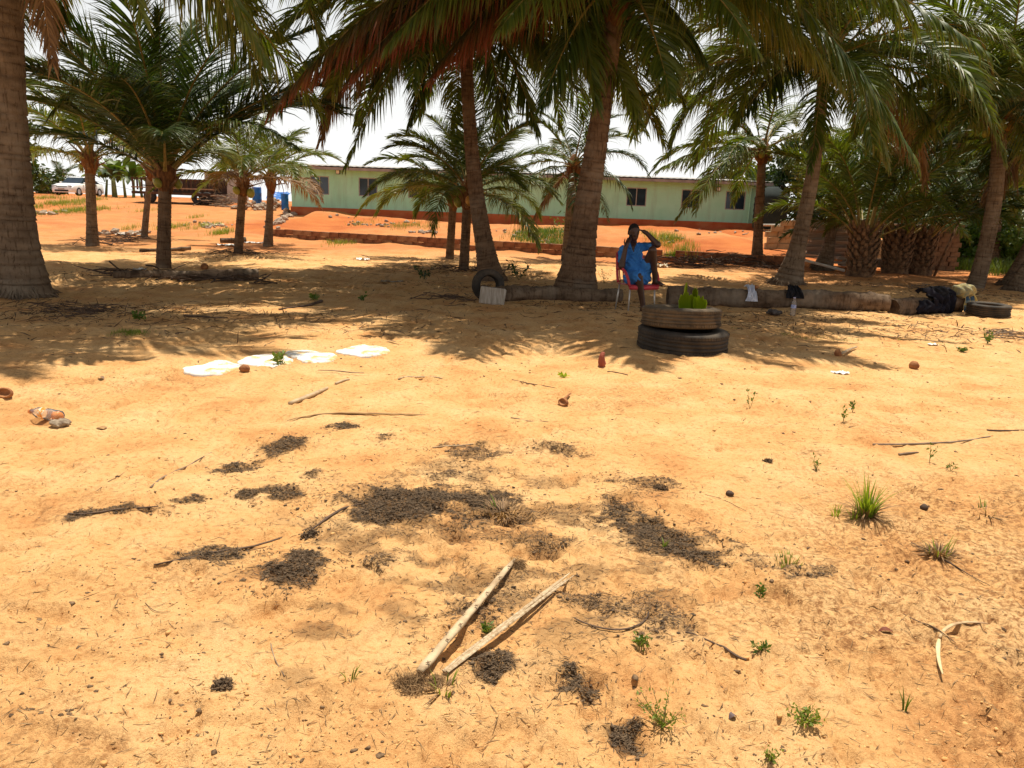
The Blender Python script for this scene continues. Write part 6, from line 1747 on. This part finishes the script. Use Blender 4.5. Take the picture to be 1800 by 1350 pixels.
o = mk('twig_litter', V, F, pm('litter_bits', (.07, .038, .018), (.30, .19, .09), 40, .9, .2)); tag(o, 'tiny twigs and leaf bits strewn over the yard', 'litter', kind='stuff')
# straw and crumbs trailing over the trampled ground at the right
r = np.random.default_rng(46); n = 9000; y_ = 1.8 + 3.2 * r.random(n); x_ = r.uniform(.6, 3.6, n); k = r.random(n) < rough_zone(x_, y_); x_, y_ = x_[k], y_[k]; m = len(x_)
D = r.normal(0, 1, (m, 3)) * [1, .5, .15] + [.9, -.5, 0]; D /= np.linalg.norm(D, axis=1)[:, None]
V, F = strands(np.stack([x_, y_, gz(x_, y_) + .003], -1), D, r.uniform(.01, .07, m), r.uniform(.0008, .003, m), r, .1)
o = mk('straw_litter', V, F, pm('straw_bits', (.10, .055, .025), (.36, .24, .11), 40, .9, .2)); tag(o, 'dry straw bits trailing over the crumbly sand at the right', 'litter', kind='stuff')
# darker litter in the shade of the palms
r = np.random.default_rng(44); n = 7000
cen = np.array([G(*q)[:2] for q in ((60, 545), (150, 552), (290, 490), (420, 452), (820, 478), (870, 505), (1010, 535), (1300, 570), (1500, 560), (1720, 520), (1350, 475), (1540, 500), (560, 560), (1780, 595))])
ci = r.integers(0, len(cen), n); q = cen[ci] + r.normal(0, 1, (n, 2)) * [1.4, .7]
D = r.normal(0, 1, (n, 3)); D[:, 2] *= .15; D /= np.linalg.norm(D, axis=1)[:, None]
V, F = strands(np.stack([q[:, 0], q[:, 1], gz(q[:, 0], q[:, 1]) + .01], -1), D, r.uniform(.05, .28, n), r.uniform(.005, .02, n), r)
o = mk('leaf_litter', V, F, pm('shade_litter', (.05, .028, .014), (.20, .12, .06), 20, .9, .2)); tag(o, 'dry leaflets and litter lying under the palms', 'litter', kind='stuff')
# ------------------------------------------------------------------ chair and seated person
RED = pm('red_plastic', (.42, .035, .05), (.52, .055, .07), 5, .45, .1, .003)
STEEL = pm('chair_leg_metal', (.42, .40, .37), (.58, .56, .52), 8, .35, 0, metal=.5)
CA = math.radians(20); CF = np.array([math.sin(CA), -math.cos(CA), 0]); CR = np.array([math.cos(CA), math.sin(CA), 0])
FL = G(1104, 549); CC = FL + CR * .235 - CF * .21; CC[2] = gz1(CC[0], CC[1])
chair = empty('chair', CC); tag(chair, 'red plastic armchair with thin metal legs in the palm shade', 'chair')
def ch(a, b, z): return CR * a + CF * b + np.array([0, 0, z])
# seat shell: a grid with a dip and a rolled front edge
n = 13; S, T2 = np.meshgrid(np.linspace(-1, 1, n), np.linspace(-1, 1, n), indexing='ij')
def shell(fn, name, th=.012):
    top = np.array([[fn(S[i, j], T2[i, j]) for j in range(n)] for i in range(n)]).reshape(-1, 3)
    bot = top - np.array([0, 0, th]); Ii = (np.arange(n-1)[:, None]*n + np.arange(n-1)[None]).ravel(); N = n*n
    F = [tuple(q) for q in np.stack([Ii, Ii+n, Ii+n+1, Ii+1], -1)] + [tuple(q[::-1] + N) for q in np.stack([Ii, Ii+n, Ii+n+1, Ii+1], -1)]
    ring = [i*n for i in range(n)] + [(n-1)*n + j for j in range(1, n)] + [i*n + n-1 for i in range(n-2, -1, -1)] + [j for j in range(n-2, 0, -1)]
    for k in range(len(ring)): a, b = ring[k], ring[(k+1) % len(ring)]; F.append((a, b, b + N, a + N)[::-1])
    return mk(name, np.concatenate([top, bot]), F, RED, chair, True)
shell(lambda s, t: ch(s * .245 * (1 + .06 * t), .02 + t * .23, .44 - .02 * (1 - s*s) * (1 - t*t) - .06 * max(0, t - .8) / .2 + .012 * t), 'seat')
MB().tube([ch(-.25, .235, .405), ch(0, .25, .395), ch(.25, .235, .405)], .03, 8, flat=1.2).build('seat_front', RED, chair, True)
# back with slots
bk = MB()
for i in range(7):
    a = -.2 + .4 * i / 6; bk.tube(bez([ch(a * .95, -.20, .44), ch(a, -.25, .62), ch(a * 1.02, -.30, .86)], 8), .020, 6, flat=.5)
bk.tube(bez([ch(-.235, -.19, .44), ch(-.25, -.24, .6), ch(-.22, -.31, .90)], 8), .022, 8); bk.tube(bez([ch(.235, -.19, .44), ch(.25, -.24, .6), ch(.22, -.31, .90)], 8), .022, 8)
bk.tube(bez([ch(-.22, -.31, .89), ch(0, -.36, .95), ch(.22, -.31, .89)], 9), .026, 8); bk.build('backrest', RED, chair, True)
for s_ in (-1, 1):
    MB().tube(bez([ch(s_*.245, -.25, .66), ch(s_*.30, -.02, .70), ch(s_*.285, .17, .69), ch(s_*.255, .235, .42)], 16), .03, 8, flat=.6, up=CR).build('armrest', RED, chair, True)
    for (b0, b1) in ((.19, .21), (-.17, -.23)):
        MB().tube([ch(s_*.215, b0, .43), ch(s_*.235, b1, -.02)], .0125, 8).build('leg', STEEL, chair, True)

SKIN = pm('dark_skin', (.042, .019, .011), (.065, .030, .018), 9, .42, .1, .003, spec=.4)
HAIR = pm('black_hair', (.006, .005, .005), (.012, .010, .009), 60, .95, .6, .004)
SHIRT = pm('blue_cotton', (.032, .165, .46), (.048, .21, .56), 6, .9, .25, .006)
DY = CC[1] - 12.60
Z = lambda u, v, Y: X(u, v, Y + DY)
J = dict(pel=CC + ch(.0, -.07, .55), chest=Z(1113, 449, 12.80), neck=Z(1113, 427, 12.74), head=Z(1114, 409, 12.66),
         sL=Z(1096, 440, 12.74), eL=Z(1093, 468, 12.52), wL=Z(1100, 434, 12.50), hL=Z(1104, 424, 12.53),
         sR=Z(1133, 433, 12.84), eR=Z(1156, 430, 12.56), wR=Z(1137, 410, 12.60), hR=Z(1128, 405, 12.62),
         hipR=CC + ch(.10, -.05, .53), kR=Z(1147, 440, 12.42), aR=CC + ch(.235, .17, .50), tR=CC + ch(.30, .30, .462),
         hipL=CC + ch(-.09, -.05, .53), kL=Z(1123, 486, 12.32), aL=Z(1131, 532, 12.36))
J['aL'][2] = gz1(J['aL'][0], J['aL'][1]) + .075
J['tL'] = J['aL'] + CF * .17 + np.array([0, 0, -.05])
PO = CC.copy()
def sd_caps(x, y, z, a, b, ra, rb):
    ab = b - a; t = np.clip(((x-a[0])*ab[0] + (y-a[1])*ab[1] + (z-a[2])*ab[2]) / (ab @ ab + 1e-9), 0, 1)
    return np.sqrt((x-a[0]-t*ab[0])**2 + (y-a[1]-t*ab[1])**2 + (z-a[2]-t*ab[2])**2) - (ra + (rb-ra)*t)
def sd_ell(x, y, z, c, R, M=None):
    q = np.stack([x-c[0], y-c[1], z-c[2]], -1)
    if M is not None: q = q @ M
    k = np.linalg.norm(q / R, axis=-1); return (k - 1) * min(R)
def field(prims, lo, hi, h):
    n = np.ceil((hi - lo) / h).astype(int) + 1; ax = [lo[i] + h*np.arange(n[i]) for i in range(3)]
    D = np.full(n, .3)
    for pr in prims:
        kind, k = pr[0], pr[-1]
        if kind == 'c': c0 = np.minimum(pr[1]-max(pr[3:5]), pr[2]-max(pr[3:5])); c1 = np.maximum(pr[1]+max(pr[3:5]), pr[2]+max(pr[3:5]))
        else: c0 = pr[1]-max(pr[2]); c1 = pr[1]+max(pr[2])
        i0 = np.clip(np.floor((c0 - .07 - lo)/h).astype(int), 0, n-1); i1 = np.clip(np.ceil((c1 + .07 - lo)/h).astype(int)+1, 1, n)
        sl = tuple(slice(i0[i], i1[i]) for i in range(3)); x, y, z = np.meshgrid(*[ax[i][sl[i]] for i in range(3)], indexing='ij')
        d = sd_caps(x, y, z, *pr[1:5]) if kind == 'c' else sd_ell(x, y, z, pr[1], pr[2], pr[3])
        a = D[sl]
        if k < 0: D[sl] = np.maximum(a, -d); continue
        hh = np.clip(.5 + .5*(a-d)/k, 0, 1); D[sl] = a*(1-hh) + d*hh - k*hh*(1-hh)
    return D
def prim_mesh(prims, h, cut=None, pad=.1):
    pts = np.array([p for pr in prims for p in ((pr[1], pr[2]) if pr[0] == 'c' else (pr[1],))]); lo = pts.min(0) - pad - .1; hi = pts.max(0) + pad + .1
    D = field(prims, lo, hi, h)
    def f(x, y, z): 
        d = D[:x.shape[0], :x.shape[1], :x.shape[2]]
        return d if cut is None else np.maximum(d, cut(x, y, z))
    return sdf_mesh(f, lo, lo + h*(np.array(D.shape)-1) - 1e-6, h)
# head frame: looks towards the camera, turned a little to the picture's right, tilted down
look = np.array([.18, -1, -.12]); look /= np.linalg.norm(look); hx = np.cross(look, [0, 0, 1]); hx /= np.linalg.norm(hx); hz = np.cross(hx, look); HM = np.stack([hx, look, hz], -1)
hx = -hx; HM = np.stack([-hx, look, hz], -1)
hd = J['head']
def hp(a, b, c): return hd + (-hx) * a * -1 * -1 + look * b + hz * c
K = 1.06
pr = [('c', J['pel'], J['chest'] + [0, 0, -.12], .135, .125, .05), ('c', J['chest'] + [0, 0, -.12], J['chest'] + [0, 0, .06], .13, .12, .05),
      ('c', J['sL'], J['sR'], .062, .062, .05), ('c', J['chest'] + [0, 0, .08], J['neck'], .07, .055, .04), ('c', J['neck'], hd + [0, 0, -.05], .053, .055, .03),
      ('e', hd + hz*.025, np.array([.078, .098, .105])*K, HM, .02), ('e', hd + look*.025 - hz*.055, np.array([.062, .070, .075])*K, HM, .03),
      ('c', hp(0, .098, .01)*1, hp(0, .112, -.035), .012, .017, .015), ('c', hp(-.022, .092, -.075), hp(.022, .092, -.075), .010, .010, .012),
      ('c', hp(-.03, .088, .03), hp(.03, .088, .03), .012, .012, .015),
      ('c', hp(-.083, -.01, .02), hp(-.085, -.015, -.03), .014, .010, .008), ('c', hp(.083, -.01, .02), hp(.085, -.015, -.03), .014, .010, .008)]
def limb(*a): pr.append(('c',) + a)
limb(J['sL'], J['eL'], .060, .048, .03); limb(J['eL'], J['wL'], .050, .032, .02); limb(J['sR'], J['eR'], .060, .048, .03); limb(J['eR'], J['wR'], .050, .032, .02)
limb(J['hipR'], J['kR'], .088, .060, .04); limb(J['kR'], J['aR'], .062, .040, .02); limb(J['hipL'], J['kL'], .088, .060, .04); limb(J['kL'], J['aL'], .062, .040, .02)
calf = lambda k, a: pr.append(('c', k + (a-k)*.18 - CF*.02, k + (a-k)*.5 - CF*.015, .045, .036, .03))
calf(J['kR'], J['aR']); calf(J['kL'], J['aL'])
for a, t in (('aR', 'tR'), ('aL', 'tL')):
    d = J[t] - J[a]; d[2] = 0; d /= np.linalg.norm(d); sdv = np.array([d[1], -d[0], 0]); base = J[t].copy(); base[2] = J[a][2] - .045
    limb(J[a], J[a] - d*.03 + np.array([0, 0, -.05]), .036, .034, .02); limb(J[a] + d*.02 + np.array([0, 0, -.015]), base - d*.03, .036, .030, .02)
    for i in range(5):
        q = base - d*(.03 + .006*i) + sdv*(i-2)*.017; limb(q, q + d*(.05 - .006*abs(i-.5)) + np.array([0, 0, -.006]), .013, .009, .006)
def hand(w, h, nrm, curl, thumb):
    """palm at h, four fingers of different length bent twice, thumb from the side"""
    ax = (h - w); L0 = np.linalg.norm(ax); ax /= L0; sdv = np.cross(ax, nrm); sdv /= np.linalg.norm(sdv)
    pr.append(('c', w, w + ax*.05, .026, .033, .02))
    for i in range(3): pr.append(('c', w + ax*.03 + sdv*(i-1)*.02, w + ax*.085 + sdv*(i-1)*.022, .016, .014, .012))
    for i, ln in enumerate((.066, .075, .070, .054)):
        q = w + ax*.085 + sdv*(i-1.5)*.019; d1 = ax*math.cos(curl) + nrm*math.sin(curl); d2 = ax*math.cos(curl*2.4) + nrm*math.sin(curl*2.4)
        limb(q, q + d1*ln*.52, .0095, .009, .004); limb(q + d1*ln*.52, q + d1*ln*.52 + d2*ln*.55, .009, .0075, .004)
    q = w + ax*.03 + sdv*thumb*.028; d1 = ax*.65 + sdv*thumb*.65 + nrm*.35; limb(q, q + d1*.045, .012, .010, .008); limb(q + d1*.045, q + d1*.06 + ax*.03 + nrm*.01, .010, .008, .004)
tohead = hd - J['hL']; tohead /= np.linalg.norm(tohead); hand(J['wL'], J['hL'] , tohead, .45, 1)
tohead = hd - J['hR']; tohead /= np.linalg.norm(tohead); hand(J['wR'], J['hR'], tohead, .35, -1)
V, F = prim_mesh(pr, .0075)
person = empty('person', PO); tag(person, 'seated person in a blue tunic, one foot on the chair, hand at ear', 'person')
mk('body', V - PO, F, SKIN, person, True)
# hair: thin cap over the skull
hp_ = [('e', hd + hz*.032 - look*.008, np.array([.083, .102, .106])*K, HM, .01)]
def hcut(x, y, z):
    q = (x-hd[0])*look[0] + (y-hd[1])*look[1] + (z-hd[2])*look[2]; w = (x-hd[0])*hz[0] + (y-hd[1])*hz[1] + (z-hd[2])*hz[2]
    return np.maximum(.0 + q*.9 - w + .012, -(w + .05))
V, F = prim_mesh(hp_, .008, hcut); mk('hair', V - PO, F, HAIR, person, True)
for s_ in (-1, 1):
    c_ = hp(s_*.032, .083, .012)
    MB().lathe([(.001, -.012), (.009, -.008), (.012, 0), (.009, .008), (.001, .012)], 10).xf(Matrix.Translation(Vector(c_ - PO))).build('eye', pm('eye_white', (.35, .3, .27), (.45, .4, .36), 9, .3, 0), person, True)
# tunic: body, short sleeves and skirt over both thighs
up = np.array([0, 0, 1.])
mid = lambda a, b, t: J[a] + (J[b] - J[a])*t
tp = [('c', J['pel'] + [0, 0, -.02], J['chest'] + [0, 0, -.10], .168, .150, .06), ('c', J['chest'] + [0, 0, -.12], J['chest'] + [0, 0, .05], .152, .132, .06), ('c', J['sL'], J['sR'], .072, .072, .05),
      ('c', J['sL'], mid('sL', 'eL', .55), .074, .076, .03), ('c', J['sR'], mid('sR', 'eR', .55), .074, .076, .03), ('c', J['chest'] + [0, 0, .06], J['neck'] + [0, 0, -.035], .088, .07, .04),
      ('c', J['hipL'], mid('hipL', 'kL', .88), .112, .098, .05), ('c', J['hipR'], mid('hipR', 'kR', .50), .112, .100, .05), ('c', J['hipL'] + CF*.05, J['hipR'] + CF*.10, .105, .105, .06)]
def tcut(x, y, z):
    wob = .010*np.sin(x*70 + 5*np.sin(z*25)) + .012*np.sin(z*38 + x*30 + y*22) + .006*np.sin(x*130 - z*60)
    nk = J['neck'] + [0, 0, -.03]; fr = -(y - nk[1])*1.0 + (x - nk[0])*.1
    # V neck opening at the front
    vn = np.minimum(.030 - np.abs(x - nk[0]) + .30*(z - nk[2] + .03), fr - .02)
    neckhole = np.minimum(vn, z - nk[2] + .14)
    return np.maximum(np.maximum(wob*.0 - 9, neckhole), z - nk[2] - .035)
D0 = prim_mesh
V, F = prim_mesh(tp, .011, tcut)
# soft folds pushed into the cloth
fold = .008*np.sin(V[:, 0]*75 + 5*np.sin(V[:, 2]*23) + V[:, 1]*20) + .007*np.sin(V[:, 2]*44 + V[:, 0]*34)
cen = J['pel'] + (J['chest'] - J['pel'])*np.clip((V[:, 2:3]-J['pel'][2])/(J['chest'][2]-J['pel'][2]), 0, 1); dd = V - cen; dd /= np.linalg.norm(dd, axis=1)[:, None] + 1e-6
V = V + dd*fold[:, None]
tun = mk('tunic', V - PO, F, SHIRT, person, True)
# collar band and pocket
nk = J['neck'] + np.array([0, 0, -.035])
MB().tube(bez([nk + [-.085, .02, .0], nk + [-.06, -.10, -.02], nk + [.0, -.155, -.13]], 8) - PO, .012, 6, flat=.6).build('collar', SHIRT, tun, True)
MB().tube(bez([nk + [.085, .02, .0], nk + [.06, -.10, -.02], nk + [.0, -.155, -.13]], 8) - PO, .012, 6, flat=.6).build('collar', SHIRT, tun, True)
MB().tube(bez([nk + [-.085, .02, .0], nk + [0, .09, .02], nk + [.085, .02, .0]], 8) - PO, .012, 6, flat=.6).build('collar', SHIRT, tun, True)
ph = J['wL'] + (J['hL'] - J['wL'])/np.linalg.norm(J['hL'] - J['wL'])*.10 + (hd - J['hL'])*.25
m = MB().box((0, 0, 0), (.07, .010, .14), bevel=.003)
tag(m.xf(Matrix.Translation(Vector(ph)) @ Matrix.Rotation(.9, 4, 'Z') @ Matrix.Rotation(.25, 4, 'X')).build('mobile_phone', pm('phone_black', (.01, .01, .012), (.02, .02, .024), 9, .2, 0)), 'dark mobile phone held to the cheek of the seated person', 'phone')
